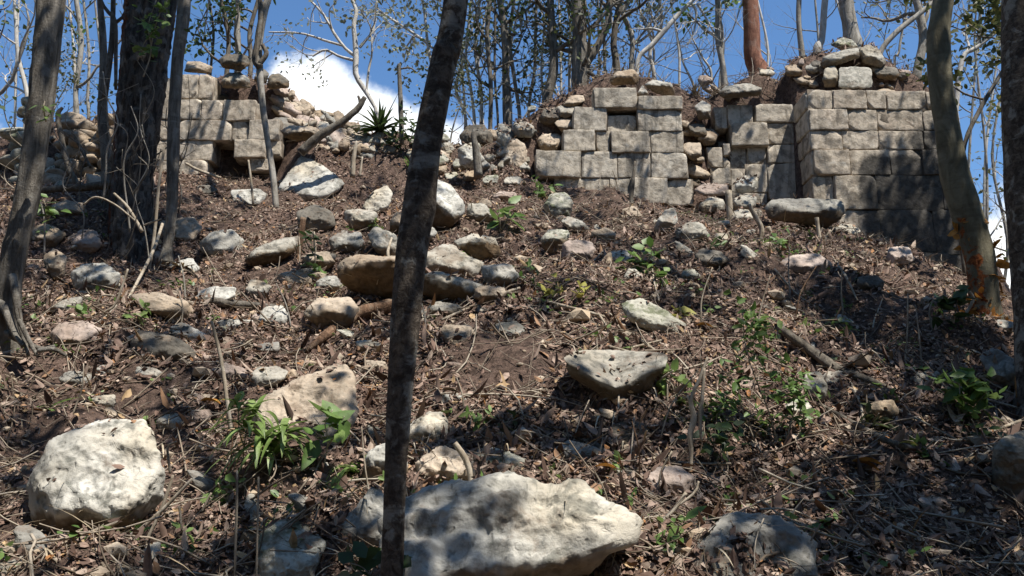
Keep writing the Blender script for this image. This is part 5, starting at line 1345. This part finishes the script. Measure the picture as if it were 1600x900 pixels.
    # vines and leaves on trunks
    sprig('climbing_vine', 'green vine leaves climbing the upper part of the thick dark trunk', [[(224, 120), (236, 80), (232, 40), (244, 0)], [(220, 90), (224, 70), (238, 50)], [(236, 70), (246, 30), (262, 0)]], 'green', 15, 26, .4, 52, depth=7.15, spread=9)
    sprig('climbing_vine', 'pair of green vine leaves on the grey left trunk', [[(72, 190), (68, 170), (70, 158)], [(72, 185), (78, 178)]], 'green', 18, 5, .42, 53, depth=4.5, spread=4)
    for q in [[(330, -20), (322, 30), (318, 62), (314, 80)], [(326, 10), (306, 50), (300, 64)]]:
        sprig('hanging_twig', 'small hanging leafy twig against the sky right of the thick dark trunk', [q], 'deepgreen', 14, 10, .35, 54, depth=7.0, spread=5, group='twigs hanging right of the thick dark trunk')
    for q in [[(-30, 20), (10, 12), (22, -10)], [(0, 60), (8, 30), (4, 0)], [(-20, 150), (0, 155), (4, 162)]]:
        sprig('hanging_twig', 'leafy twig hanging in at the top left corner', [q], 'deepgreen', 13, 10, .4, 55, depth=4.4, spread=6, group='twigs hanging in at the top left')
    for q in [[(1490, 20), (1510, 35), (1530, 48)], [(1600, 60), (1560, 90), (1545, 92)], [(1600, 30), (1570, 45), (1556, 40)], [(1580, 130), (1560, 160), (1555, 180)]]:
        sprig('hanging_twig', 'leafy olive twig against the sky just left of the right edge trunk', [q], 'olive', 15, 20, .38, 56, depth=6.4, spread=9, group='twigs left of the right edge trunk')
plants()

# ------------------------------------------------------------------ sticks, logs, stumps
SPLIT = {'pale sticks crossing right of the white boulder': 'pale thin stick in the criss-cross of sticks right of the large white boulder',
         'pale curved twigs hanging beside the central trunk above the stacked rocks': 'pale curved twig hanging beside the central trunk near the stacked rocks',
         'bleached sticks lying below the long mossy stone': 'bleached stick lying on the litter just below the long mossy stone',
         'bundle of bleached canes lying at the right edge under the flat grey rock': 'bleached cane lying at the right edge under the flat grey rock',
         'thin bleached stick slanting down the dark right hollow': 'thin bleached stick slanting down into the dark hollow at right',
         'bleached cane lying across the slope at right under the log': 'bleached cane lying across the slope under the long brown log',
         'thin bleached cane lying over the squared V stone': 'thin bleached cane on or under the squared V stone',
         'dry curled root at the grey left trunk foot': 'dry curled root piece at the foot of the grey left trunk',
         'thin grey twig arching over the dark hollow at left': 'thin grey twig arching over the dark hollow at left',
         'tan split stake on the rubble under the spiky rosette': 'tan splintered stake on the rubble under the spiky rosette',
         'long bleached stick lying across below the yellowing seedlings': 'bleached stick lying across just below the yellowing seedlings'}
def stick(name, label, strands, mat='stick', Y=None, dY=None, sides=8, group=None, cat='stick', bumps=.08):
    """branching dead wood; every strand is a list of (u, v, width px); depth follows the ground along it unless Y is given"""
    if label in SPLIT and len(strands) > 1:          # several separate pieces: one object each
        for q in strands: stick(name, SPLIT[label], [q], mat, Y, dY, sides, label, cat, bumps)
        return
    u, v = strands[0][0][:2]
    mb = MB(); first = None
    for si, s in enumerate(strands):
        Q, q = [], []
        for j, (a, b, w) in enumerate(s):
            if Y is None: y = hit(a, b, 1.8) - .02 - (dY if dY else 0.0)
            elif np.isscalar(Y): y = Y
            else: y = Y[0] + (Y[1] - Y[0]) * j / (len(s) - 1)
            p = wp(a, b, y); Q.append(p); q.append(w * .5 * pxm(y))
            if first is None: first = p
        n = max(8, 5 * len(s)); X, xr = catmull(np.array(Q), q, n)
        X = X + np.stack([.15 * np.array(xr) * fbm(np.arange(n) * .5, si + 3.3, k, 2, 7 + si) for k in range(3)], 1)
        tube(mb, X, xr, sides, bark_bumps(si + 5, bumps))
    o = mb.build(name, M[mat], None, True, first, 'soil')
    tag(o, label, cat, group); return o

def sticks():
    st = lambda lab, s, **k: stick('dead_stick', lab, s, **k)
    st('pale thin stick leaning from the companion stem down over the dark hollow', [[(254, 350, 5), (240, 390, 5), (220, 430, 5), (195, 475, 4), (165, 515, 3)]], Y=(6.9, 5.0))
    st('thin pale pole standing against the slim grey companion trunk', [[(232, 430, 4), (242, 360, 5), (247, 300, 5), (256, 230, 4)]], Y=7.0)
    st('short pale broken stick crossing above the leaning pale one', [[(178, 302, 4), (200, 325, 5), (222, 362, 6)]], Y=6.6)
    st('thin grey twig arching over the dark hollow at left', [[(130, 320, 3), (150, 308, 3), (180, 320, 3), (212, 346, 3)], [(225, 352, 3), (240, 346, 3), (252, 342, 2)]], Y=6.5)
    st('forked thin twig looping below the whitish lumpy rock', [[(200, 420, 3), (190, 450, 4), (178, 478, 4), (162, 490, 4), (164, 512, 3), (176, 530, 3)], [(178, 462, 3), (160, 462, 3), (152, 474, 3)]], Y=5.0)
    st('upright dark thin stick right of the whitish small stone', [[(362, 682, 7), (354, 620, 6), (345, 560, 6), (333, 512, 5), (330, 502, 4)]], Y=4.0)
    st('dark broken branch slanting up over the rubble before the cloud', [[(470, 238, 16), (500, 212, 15), (535, 190, 12), (558, 170, 11), (570, 152, 8)], [(563, 160, 5), (560, 150, 4)]], mat='bark_dark', Y=9.0)
    stick('rotting_log', 'reddish brown rotting log left of the central trunk', [[(478, 549, 9), (510, 524, 16), (548, 497, 22), (590, 482, 22), (640, 470, 20)], [(560, 492, 10), (600, 470, 10), (640, 458, 9)]], mat='log', cat='log', sides=14, bumps=.16, dY=.03)
    stick('rotting_log', 'long brown log lying slantwise down the right of the slope', [[(1196, 480, 9), (1222, 515, 13), (1268, 548, 15), (1310, 578, 14), (1360, 595, 11), (1400, 612, 7)]], mat='bark_dark', cat='log', sides=14, bumps=.2, dY=.04)
    stick('rotting_log', 'thin dark root below the long brown log', [[(1280, 632, 7), (1330, 660, 9), (1390, 690, 10), (1440, 704, 8), (1490, 712, 5)]], mat='bark_dark', cat='root', dY=.04)
    stick('rotting_log', 'grey weathered log above the right end of the largest rock', [[(930, 696, 12), (960, 720, 14), (990, 750, 13), (1020, 778, 7)]], mat='bark_left', cat='log', dY=.04)
    stick('rotting_log', 'dead bark shell left of the central trunk on the grey rubble', [[(300, 466, 8), (340, 472, 14), (380, 476, 12), (430, 480, 8)]], mat='bark_left', cat='log', dY=.05)
    st('knotted pale dead stem standing in the litter left of the sprawling shrub', [[(1076, 760, 5), (1080, 712, 6), (1078, 680, 9), (1084, 655, 10), (1080, 625, 6), (1094, 590, 5), (1106, 558, 4)], [(1096, 690, 4), (1094, 650, 6), (1098, 610, 5), (1100, 575, 5)], [(1084, 650, 5), (1074, 618, 4)]], Y=3.6)
    st('long grey stick slanting in front of the broad bottom rock', [[(968, 905, 8), (980, 868, 8), (1010, 836, 7), (1050, 800, 6), (1072, 770, 5)], [(1060, 790, 4), (1085, 770, 4), (1092, 752, 3)]], Y=3.05)
    st('thin loop of grey vine beside the pinkish stone', [[(1040, 800, 3), (1030, 775, 3), (1032, 740, 3), (1050, 705, 3)]], Y=3.4)
    st('pale twig with a knot standing on the largest rock', [[(736, 770, 6), (734, 740, 9), (726, 715, 10), (710, 692, 8)], [(736, 765, 4), (738, 800, 3), (742, 820, 2)]], Y=3.2)
    st('pale bent stick below the recessed wall, curling over', [[(1172, 405, 6), (1186, 380, 7), (1190, 358, 8), (1180, 338, 9), (1170, 320, 7)], [(1190, 400, 5), (1204, 372, 7), (1200, 355, 8)]], Y=7.9)
    st('pale prop stick under the jutting slab', [[(1284, 425, 5), (1282, 390, 6), (1276, 340, 7)], [(1284, 410, 5), (1290, 375, 5), (1298, 360, 5)]], Y=7.5)
    stick('broken_stump', 'broken pale post between the three stones under the recessed wall', [[(1140, 390, 10), (1140, 345, 11), (1138, 298, 11)]], mat='stick', cat='stump', Y=8.6)
    stick('broken_stump', 'thin dark broken post standing before the middle wall', [[(983, 335, 8), (988, 290, 7), (992, 252, 3)]], mat='bark_dark', cat='stump', Y=8.9)
    stick('broken_stump', 'short cut post beside the small bright white rock', [[(748, 275, 15), (744, 240, 12), (740, 212, 9), (742, 202, 5)]], mat='bark_left', cat='stump', Y=8.8)
    stick('broken_stump', 'tan split stake on the rubble under the spiky rosette', [[(551, 276, 9), (552, 250, 8), (556, 226, 5), (557, 220, 2)], [(562, 276, 5), (566, 245, 3)]], mat='stick', cat='stump', Y=8.9)
    stick('dead_sapling', 'thin dead sapling stump rising before the cloud', [[(628, 225, 8), (626, 170, 8), (624, 120, 7), (623, 100, 6)], [(624, 108, 3), (640, 106, 3), (650, 112, 2)]], mat='bark_left', cat='stump', Y=9.5)
    st('thin dark twig lying on the white boulder', [[(122, 758, 3), (160, 782, 4), (200, 800, 3), (214, 806, 2)], [(150, 775, 2), (158, 792, 2)]], mat='bark_dark', Y=3.22)
    st('pale sticks crossing right of the white boulder', [[(210, 880, 5), (236, 830, 5), (258, 780, 5), (270, 742, 4)], [(130, 852, 5), (200, 838, 6), (250, 800, 6), (300, 748, 4)], [(266, 740, 4), (262, 700, 4), (276, 690, 3)], [(280, 790, 4), (284, 830, 3)], [(315, 800, 4), (330, 770, 3)]], Y=3.1)
    st('thin pale stalk standing at the bottom under the strap leaved plant', [[(366, 925, 4), (368, 850, 4), (370, 780, 4), (370, 735, 3)]], Y=3.0)
    st('thin pale stalk standing behind the dull grey bottom rock', [[(400, 925, 4), (402, 840, 3), (404, 745, 3)]], Y=2.95)
    st('thin grey stalk rising in front of the largest rock', [[(655, 930, 5), (657, 860, 5), (658, 800, 4), (660, 770, 3)]], Y=2.75)
    st('long pale stick on the slope right of the central trunk', [[(690, 500, 4), (740, 478, 5), (790, 458, 6), (812, 450, 5)]], dY=.04)
    st('pale curved twigs hanging beside the central trunk above the stacked rocks', [[(612, 372, 4), (606, 395, 5), (612, 425, 4), (618, 440, 3)], [(660, 440, 4), (668, 480, 4), (662, 510, 3), (670, 540, 3)]], Y=(6.0, 5.3))
    st('long bleached stick lying across below the yellowing seedlings', [[(836, 466, 4), (880, 478, 5), (920, 488, 5), (960, 500, 4)], [(935, 490, 4), (955, 520, 3)]], dY=.05)
    st('bleached sticks lying below the long mossy stone', [[(960, 498, 5), (1000, 530, 5), (1024, 548, 4)], [(1060, 498, 4), (1120, 512, 4)], [(980, 545, 4), (1040, 530, 3)]], dY=.05)
    st('thin bleached cane lying over the squared V stone', [[(950, 540, 3), (1000, 556, 4), (1040, 580, 4), (1066, 600, 3)], [(968, 590, 3), (966, 640, 3)]], dY=.12)
    st('bleached cane lying across the slope at right under the log', [[(1290, 592, 4), (1360, 620, 5), (1420, 648, 4), (1500, 690, 3)], [(1310, 565, 4), (1340, 620, 4), (1350, 660, 4)]], dY=.06)
    st('bundle of bleached canes lying at the right edge under the flat grey rock', [[(1640, 640, 4), (1560, 670, 5), (1490, 690, 4)], [(1640, 655, 4), (1570, 690, 4), (1520, 720, 3)], [(1600, 640, 4), (1530, 620, 3), (1490, 600, 3)]], dY=.05)
    st('thin bleached stick slanting down the dark right hollow', [[(1300, 400, 3), (1320, 430, 4), (1340, 470, 3)], [(1210, 420, 3), (1245, 460, 4), (1275, 480, 3)]], dY=.04)
    st('grey stick lying in the earth left of the peeling trunk', [[(1500, 505, 4), (1520, 470, 5), (1515, 455, 4)]], Y=5.4)
    st('pale stick lying beneath the wall hole of the left wall', [[(290, 255, 4), (310, 266, 5), (345, 278, 4)]], Y=9.4)
    st('thin twig against the rubble left of the triangular rock', [[(396, 320, 4), (392, 280, 4), (388, 250, 3)]], Y=8.9)
    st('brown stick pointing down beside the wedge of pale stone', [[(466, 400, 10), (470, 370, 10), (474, 340, 9)]], mat='log', Y=6.9)
    st('thin pale cane standing in the hollow under the triangular rock', [[(494, 425, 5), (492, 390, 5), (490, 362, 4)]], Y=6.8)
    st('thin cane standing on the slope right of the largest rock', [[(1048, 690, 3), (1044, 650, 4), (1042, 600, 3)]], Y=3.95)
    st('thin upright cane behind the squared V stone', [[(1030, 470, 3), (1022, 440, 3), (1018, 410, 2)]], dY=.1)
    st('dark root arching in the hollow under the left wall', [[(20, 310, 14), (80, 296, 12), (140, 292, 14), (200, 285, 16)]], mat='bark_dark', Y=7.9)
    st('dark thin stem bending before the far left wall stub', [[(122, 290, 9), (105, 255, 9), (96, 215, 9), (90, 180, 8), (98, 168, 5)]], mat='bark_dark', Y=8.3)
    st('thin dark branch hanging right of the grey left trunk top', [[(142, 262, 5), (125, 230, 5), (112, 205, 4)]], mat='bark_dark', Y=8.4)
    st('dry curled root at the grey left trunk foot', [[(60, 548, 8), (84, 546, 8), (104, 556, 4)], [(30, 500, 8), (44, 530, 8), (58, 556, 5)]], mat='bark_left', Y=4.5)
sticks()

def tangle():
    rng = np.random.default_rng(515)
    for k in range(22):
        u = rng.uniform(30, 310); v0 = rng.uniform(300, 410); v1 = rng.uniform(90, 250); y = rng.uniform(6.3, 8.2); w = rng.uniform(1.6, 4.2)
        q = []; x = u
        for t in np.linspace(0, 1, 6): q.append((x, v0 + (v1 - v0) * t, w * (1 - .5 * t))); x += rng.normal(0, 13)
        strands = [q]
        for j in range(rng.integers(1, 4)):
            a = q[rng.integers(1, 5)]; strands.append([(a[0], a[1], a[2] * .7), (a[0] + rng.normal(0, 18), a[1] - rng.uniform(-10, 40), a[2] * .5), (a[0] + rng.normal(0, 34), a[1] - rng.uniform(0, 70), 1.0)])
        stick('thin_liana', 'thin dry stem in the tangle round the trunks at upper left', strands, ['bark_dark', 'stick', 'bark_left', 'bark_grey'][k % 4], (y, y - .2), None, 6, 'dry stems tangled round the left trunks', 'stem')
    for k in range(26):
        v = rng.uniform(430, 840); u = rng.uniform(60, 1540); p, y = ground_at(u, v); hgt = rng.uniform(40, 110) * (.6 + v / 1400)
        a = rng.normal(0, .25); q = [(u, v + 6, 3.2), (u + a * hgt * .4 + rng.normal(0, 3), v - hgt * .5, 2.6), (u + a * hgt + rng.normal(0, 8), v - hgt, 1.6)]
        stick('dry_stalk', 'thin dry stalk standing up from the litter of the slope', [q], ['stick', 'bark_grey', 'stick', 'log'][k % 4], y - .02, None, 5, 'dry stalks standing on the slope', 'stalk')
    base = []
    lab = 'small light green seedling sprouting from the litter of the slope'
    for i in range(5):
        base.append(sprig('forest_seedling', lab, [[(900, 650), (900 + rng.normal(0, 8), 634), (900 + rng.normal(0, 16), 618)], [(900, 650), (900 + rng.normal(0, 18), 632), (900 + rng.normal(0, 26), 624)]], ['green', 'lightgreen', 'green', 'lightgreen', 'olive'][i], 15, 9 + i, .22 + .04 * i, 600 + i, group='light green seedlings on the slope', spread=5))
    for k in range(58):
        r_ = rng.random()
        if r_ < .55: u, v = rng.uniform(850, 1450), rng.uniform(370, 720)
        elif r_ < .8: u, v = rng.uniform(380, 1100), rng.uniform(640, 880)
        else: u, v = rng.uniform(40, 800), rng.uniform(300, 640)
        p, y = ground_at(u, v); src = base[k % 5]; o = src if k < 5 else src.copy()
        if k >= 5:
            COL.objects.link(o)
            for c in src.children: c2 = c.copy(); COL.objects.link(c2); c2.parent = o
        f = rng.uniform(.7, 1.7); o.location = tuple(p); o.scale = (f, f, f * rng.uniform(.8, 1.3)); o.rotation_euler = (rng.uniform(-.3, .3), rng.uniform(-.3, .3), rng.uniform(0, 6.28))
    for k in range(9):
        u = 700 + k * 50 + rng.uniform(-15, 15) if k < 7 else rng.uniform(40, 140)
        vb = float(np.interp(u, [0, 150, 700, 830, 960, 1100, 1200], [200, 200, 225, 180, 130, 150, 125])); h = rng.uniform(40, 90)
        skytree('pale twiggy bush growing along the skyline behind the broken walls', [(u, vb + 12, 3), (u + rng.normal(0, 8), vb - h * .4, 2.5), (u + rng.normal(0, 14), vb - h, 1.6)], 10.5 + .15 * k, ['bark_grey', 'bark_white'][k % 2], 3, 6, .45, ['palegreen', 'olive', None][k % 3], 2, .25, 300 + k, (.03, .06), .08, .1, .8, .15, 'twiggy bushes behind the broken walls', name='twiggy_bush')
tangle()

# ------------------------------------------------------------------ leaf litter, twigs and gravel nobody could count
def slope_points(rng, n, y0=2.5, y1=10.8, p=1.0, wmul=.72):
    Y = y0 + (y1 - y0) * rng.random(n) ** p
    X = rng.uniform(-1, 1, n) * (wmul * Y + .3)
    k = (X > -7.3) & (X < 7.4)
    X, Y = X[k], Y[k]
    return X, Y
def normals_at(X, Y, e=.05):
    zx = (HS(X + e, Y) - HS(X - e, Y)) / (2 * e); zy = (HS(X, Y + e) - HS(X, Y - e)) / (2 * e)
    N = np.stack([-zx, -zy, np.ones_like(zx)], 1); return N / np.linalg.norm(N, axis=1)[:, None]

def litter():
    rng = np.random.default_rng(99)
    mb = MB()
    X, Y = slope_points(rng, 480000, p=1.15)
    # thick in drifts, thin on bare soil
    dens = .66 + .55 * fbm(X * 1.1, Y * 1.1, 0 * X, 3, 61)
    k = rng.random(len(X)) < dens; X, Y = X[k], Y[k]
    N = normals_at(X, Y); Z = HS(X, Y); n = len(X)
    steep = N[:, 2] > .45; X, Y, Z, N = X[steep], Y[steep], Z[steep], N[steep]; n = len(X)
    N2 = N + rng.normal(0, .30, (n, 3)); D = unit(rng, n)
    P = np.stack([X, Y, Z], 1) + N * (.004 + .02 * rng.random(n) ** 2)[:, None]
    leaves(mb, P, N2, D, np.where(rng.random(n) < .42, rng.gamma(5, .0054, n), rng.gamma(4, .0030, n)).clip(.006, .065), .3, rng, .55, .5)
    tag(mb.build('leaf_litter', M['litter'], smooth_=False), 'dry brown and tan leaf litter covering the slope', 'leaf litter', kind='stuff')
    # whole curled leaves lying loose on the mat
    mb = MB(); X, Y = slope_points(rng, 15000, p=1.1); N = normals_at(X, Y); Z = HS(X, Y); n = len(X)
    dens = rng.random(n) < .35 + .8 * fbm(X * .9 + 4, Y * .9, 0 * X, 3, 65); X, Y, Z, N = X[dens], Y[dens], Z[dens], N[dens]; n = len(X)
    leaves(mb, np.stack([X, Y, Z], 1) + N * .012, N + rng.normal(0, .35, (n, 3)), unit(rng, n), rng.uniform(.03, .085, n), rng.uniform(.2, .36), rng, 1.0, .9)
    tag(mb.build('curled_leaves', M['litter'], smooth_=True), 'larger curled dead leaves lying loose on the litter', 'leaf litter', kind='stuff')
    # long roots and vine stems creeping over the ground
    mb = MB(); X, Y = slope_points(rng, 420, p=1.0); k = rng.random(len(X)) < .45 + .3 * (X > -.3); X, Y = X[k], Y[k]
    for i in range(len(X)):
        L = rng.uniform(.3, 1.3); a = rng.uniform(0, 2 * math.pi); m = 14; p = np.zeros((m, 3)); x, y = X[i], Y[i]; arch = rng.uniform(0, .10)
        for q in range(m):
            z = float(HS(x, y)); p[q] = (x, y, z + .012 + arch * math.sin(q * .48 + i) ** 2); a += rng.normal(0, .32); x += math.cos(a) * L / m; y += math.sin(a) * L / m * .8
        r = rng.uniform(.0018, .0055); tube(mb, p, np.linspace(r, r * .4, m), 5, None, False)
    tag(mb.build('creeping_roots', M['twigs']), 'thin dry roots and vine stems trailing over the slope', 'roots', kind='stuff')
    # brush and roots matted along the wall tops
    mb = MB()
    for i in range(3200):
        x = rng.uniform(.3, 5.0) if rng.random() < .75 else rng.uniform(-4.4, -2.2); y = rng.uniform(9.25, 10.3); z = float(HS(x, y))
        if z < 5.3: continue
        d = unit(rng, 1)[0]; d[2] = abs(d[2]) * .5 - .1; L = rng.gamma(2.5, .07); m = 6; sgm = np.linspace(0, 1, m)[:, None]
        p = np.array([x, y, z + rng.uniform(0, .07)]) + d * sgm * L + rng.normal(0, .25, 3) * L * sgm ** 2
        r = rng.uniform(.0015, .005); tube(mb, p, np.linspace(r, r * .5, m), 4, None, False)
    tag(mb.build('matted_roots', M['twigs']), 'matted dry roots and twigs along the tops of the ruined walls', 'roots', kind='stuff')
    # twigs
    mb = MB(); X, Y = slope_points(rng, 8200, p=1.2); N = normals_at(X, Y); Z = HS(X, Y)
    for i in range(len(X)):
        if N[i, 2] < .4: continue
        L = rng.gamma(2.2, .07); L = min(L, .5); d = unit(rng, 1)[0]; d[1] *= .7; d = d - N[i] * (d @ N[i]) * .8; d /= np.linalg.norm(d)
        m = 5; s = np.linspace(-.5, .5, m)[:, None]; b = rng.normal(0, .12, 3) * L
        p = np.array([X[i], Y[i], Z[i]]) + N[i] * (.015 + .03 * rng.random()) + d * s * L + b * (s ** 2 * 2)
        zz = HS(p[:, 0], p[:, 1]); p[:, 2] = np.maximum(p[:, 2], zz + .004)
        r = rng.uniform(.0012, .0036) * (1 + (L > .3) * .7)
        tube(mb, p, np.linspace(r, r * .6, m), 4, None, False)
    tag(mb.build('fallen_twigs', M['twigs']), 'thin dry twigs strewn over the leaf litter', 'twigs', kind='stuff')
    # bleached straw: long bent strands, thicker towards the middle and the right
    mb = MB(); c = 0
    X, Y = slope_points(rng, 17000, p=1.05)
    dens = smooth(.3 + .7 * fbm(X * 1.3 + 9, Y * 1.3, 0 * X, 3, 71) + .12 * (X > .3))
    k = rng.random(len(X)) < dens * .6; X, Y = X[k], Y[k]; N = normals_at(X, Y); Z = HS(X, Y)
    for i in range(len(X)):
        if N[i, 2] < .5: continue
        a = rng.uniform(0, 2 * math.pi); e = rng.uniform(-.2, .55)
        blade(mb, (X[i], Y[i], Z[i] + .012), (math.cos(a) * math.cos(e), math.sin(a) * math.cos(e) + .1, math.sin(e) + .3), rng.uniform(.08, .34), rng.uniform(.0015, .0042), rng.uniform(.4, 1.6), 6)
    tag(mb.build('dry_grass', M['straw']), 'bleached dry grass and vine strands lying on the slope', 'dry grass', kind='stuff')
    # green blades and tiny seedlings
    mb = MB(); X, Y = slope_points(rng, 5200, p=1.1)
    dens = smooth(-.2 + 1.1 * fbm(X * 1.0 + 31, Y * 1.0, 0 * X, 3, 81) + .2 * (X > .8)); k = rng.random(len(X)) < dens * .35
    X, Y = X[k], Y[k]; N = normals_at(X, Y); Z = HS(X, Y); m = 5
    Pq = np.repeat(np.stack([X, Y, Z + .03], 1), m, 0) + rng.normal(0, .025, (len(X) * m, 3)) * np.array([1, 1, .5]); n = len(Pq)
    leaves(mb, Pq, unit(rng, n) * .6 + np.array([0, -.2, .8]), unit(rng, n), rng.uniform(.015, .045, n), .33, rng, .4)
    tag(mb.build('small_weeds', M['green']), 'tiny green weeds sprouting through the litter', 'weeds', kind='stuff')
    # gravel
    mb = MB(); X, Y = slope_points(rng, 2000, p=1.1); N = normals_at(X, Y); Z = HS(X, Y); V, Fc = ico(1)
    for i in range(len(X)):
        if N[i, 2] < .3: continue
        s = rng.gamma(3, .0055) + .006
        v = V * (1 + rng.normal(0, .16, (len(V), 1))) * np.array([1.2, 1, .7]) * s
        a = rng.uniform(0, 6.28); v = np.stack([v[:, 0] * math.cos(a) - v[:, 1] * math.sin(a), v[:, 0] * math.sin(a) + v[:, 1] * math.cos(a), v[:, 2]], 1)
        mb.add(v + np.array([X[i], Y[i], Z[i] + s * .25]), Fc)
    tag(mb.build('limestone_gravel', M['tan'], None, False, None, 'soil'), 'small limestone gravel scattered in the soil', 'gravel', kind='stuff')
litter()

def litter_on_rocks():
    from mathutils.bvhtree import BVHTree
    rng = np.random.default_rng(404); V, Fs, n = [], [], 0
    bpy.context.view_layer.update()
    for o in SC.objects:
        if o.type == 'MESH' and o.name.split('.')[0] in ('limestone_rock', 'capping_stone', 'rubble_stone'):
            me = o.data; a = np.zeros(len(me.vertices) * 3, np.float32); me.vertices.foreach_get('co', a); a = a.reshape(-1, 3)
            Mx = np.array(o.matrix_world); a = a @ Mx[:3, :3].T + Mx[:3, 3]
            f = np.zeros(len(me.polygons) * 3, np.int32); me.polygons.foreach_get('vertices', f)
            V.append(a); Fs.append(f.reshape(-1, 3) + n); n += len(a)
    bvh = BVHTree.FromPolygons(np.concatenate(V).tolist(), np.concatenate(Fs).tolist())
    mb = MB(); P, N = [], []
    tw = MB()
    for (x, y, z, rx, h) in ROCKS:
        m = int(60 + 900 * rx * max(h, .15))
        for k in range(m):
            # a skirt of litter washed against the stone and caught on its top
            a, b = rng.normal(0, .8, 2); px, py = x + a * rx, y + .05 + abs(b) * max(rx, h) * .9 - .12 * (rng.random() < .3)
            hz = float(HS(px, py)); r = bvh.ray_cast((px, py, hz + 1.5), (0, 0, -1))
            if r[0] is not None and r[0].z > hz - .02:
                if r[1].z < .6 or rng.random() > (.75 if y > 8.6 else .30) or r[0].z > hz + .6: continue
                P.append(r[0]); N.append(r[1])
            else:
                P.append((px, py, hz + .05 * rng.random() ** 2)); N.append((0, -.45, .9))
    P = np.array([tuple(p) for p in P]); N = np.array([tuple(q) for q in N]); n = len(P)
    leaves(mb, P + N * .006, N + rng.normal(0, .4, (n, 3)), unit(rng, n), rng.gamma(4, .0075, n).clip(.008, .07), .3, rng, .5, .5)
    tag(mb.build('leaf_drift', M['litter'], smooth_=False), 'dry leaves drifted against and on top of the rocks', 'leaf litter', kind='stuff')
litter_on_rocks()

def surrounding_wood():
    """unseen forest round the camera, added to keep sky light off the slope"""
    rng = np.random.default_rng(77); mb = MB(); P = []
    for k in range(75):
        a = rng.uniform(math.radians(70), math.radians(290)); d = rng.uniform(6.5, 15)      # 0 = the way the camera looks
        x, y = d * math.sin(a), d * math.cos(a) + 3; z = float(H(x, y)); hgt = rng.uniform(6, 9.5) if 80 < math.degrees(a) < 190 else rng.uniform(10, 16)
        q = np.array([[x, y, z - .2], [x + rng.normal(0, .3), y + rng.normal(0, .3), z + hgt * .5], [x + rng.normal(0, .5), y + rng.normal(0, .5), z + hgt]])
        a1, r1 = catmull(q, [.13, .10, .04], 10); tube(mb, a1, r1, 7)
        m = 330 if hgt < 10 else 520; P.append(np.stack([x + rng.normal(0, 1.1, m), y + rng.normal(0, 1.1, m), z + rng.uniform(.1, 1.0, m) * hgt], 1))
    # leaf masses over the mound, above the picture, added to block sky light
    for k in range(120):
        y = rng.uniform(13.5, 21); x = rng.uniform(-13, 10); c = np.array([x, y, 1.6 + .66 * y + rng.uniform(1.6, 6.5)]); m = 190
        P.append(c + rng.normal(0, .55, (m, 3)) * np.array([1.4, 1.4, .7]))
    P = np.concatenate(P); P = P[(P[:, 2] > 1.6 + .68 * P[:, 1]) | (np.abs(P[:, 0]) > .75 * P[:, 1] + 1.0)]; n = len(P)
    leaves(mb, P, unit(rng, n), unit(rng, n), rng.uniform(.2, .5, n), .35, rng)
    tag(mb.build('sky_blocking_woods', M['deepgreen']), 'unseen leafy forest added round and above the view to block sky light', 'woods', kind='stuff')
surrounding_wood()

def dead_leaves():
    for (u, v, px, lab, mat) in [(1352, 735, 44, 'large curled orange dead leaf on the dark lower right slope', 'orange'), (948, 745, 34, 'yellow tan leaf standing by the grey weathered log', 'orange'),
                                 (1416, 704, 26, 'pale yellow fallen leaf beside the thin dark root', 'yellow'), (244, 724, 26, 'orange leaf leaning on the white boulder right side', 'orange'), (334, 646, 34, 'orange brown leaf left of the upright dark stick', 'orange'),
                                 (136, 628, 28, 'tan leaf above the white boulder', 'straw'), (1100, 520, 26, 'orange leaf right of the long mossy stone', 'orange'), (706, 622, 30, 'bleached leaf just right of the central trunk', 'straw')]:
        p, Y = ground_at(u, v); rng = np.random.default_rng(int(u)); mb = MB(); k = pxm(Y)
        for w in range(2):
            blade(mb, p + np.array([-px * k * .5, -.03, .03]), (1, -.2 + .3 * w, .25 - .2 * w), px * k, px * k * .26, .8, 8, .5 - .3 * w)
            if px < 40: break
        o = mb.build('fallen_leaf', M[mat], None, True, p); tag(o, lab, 'leaf')
dead_leaves()
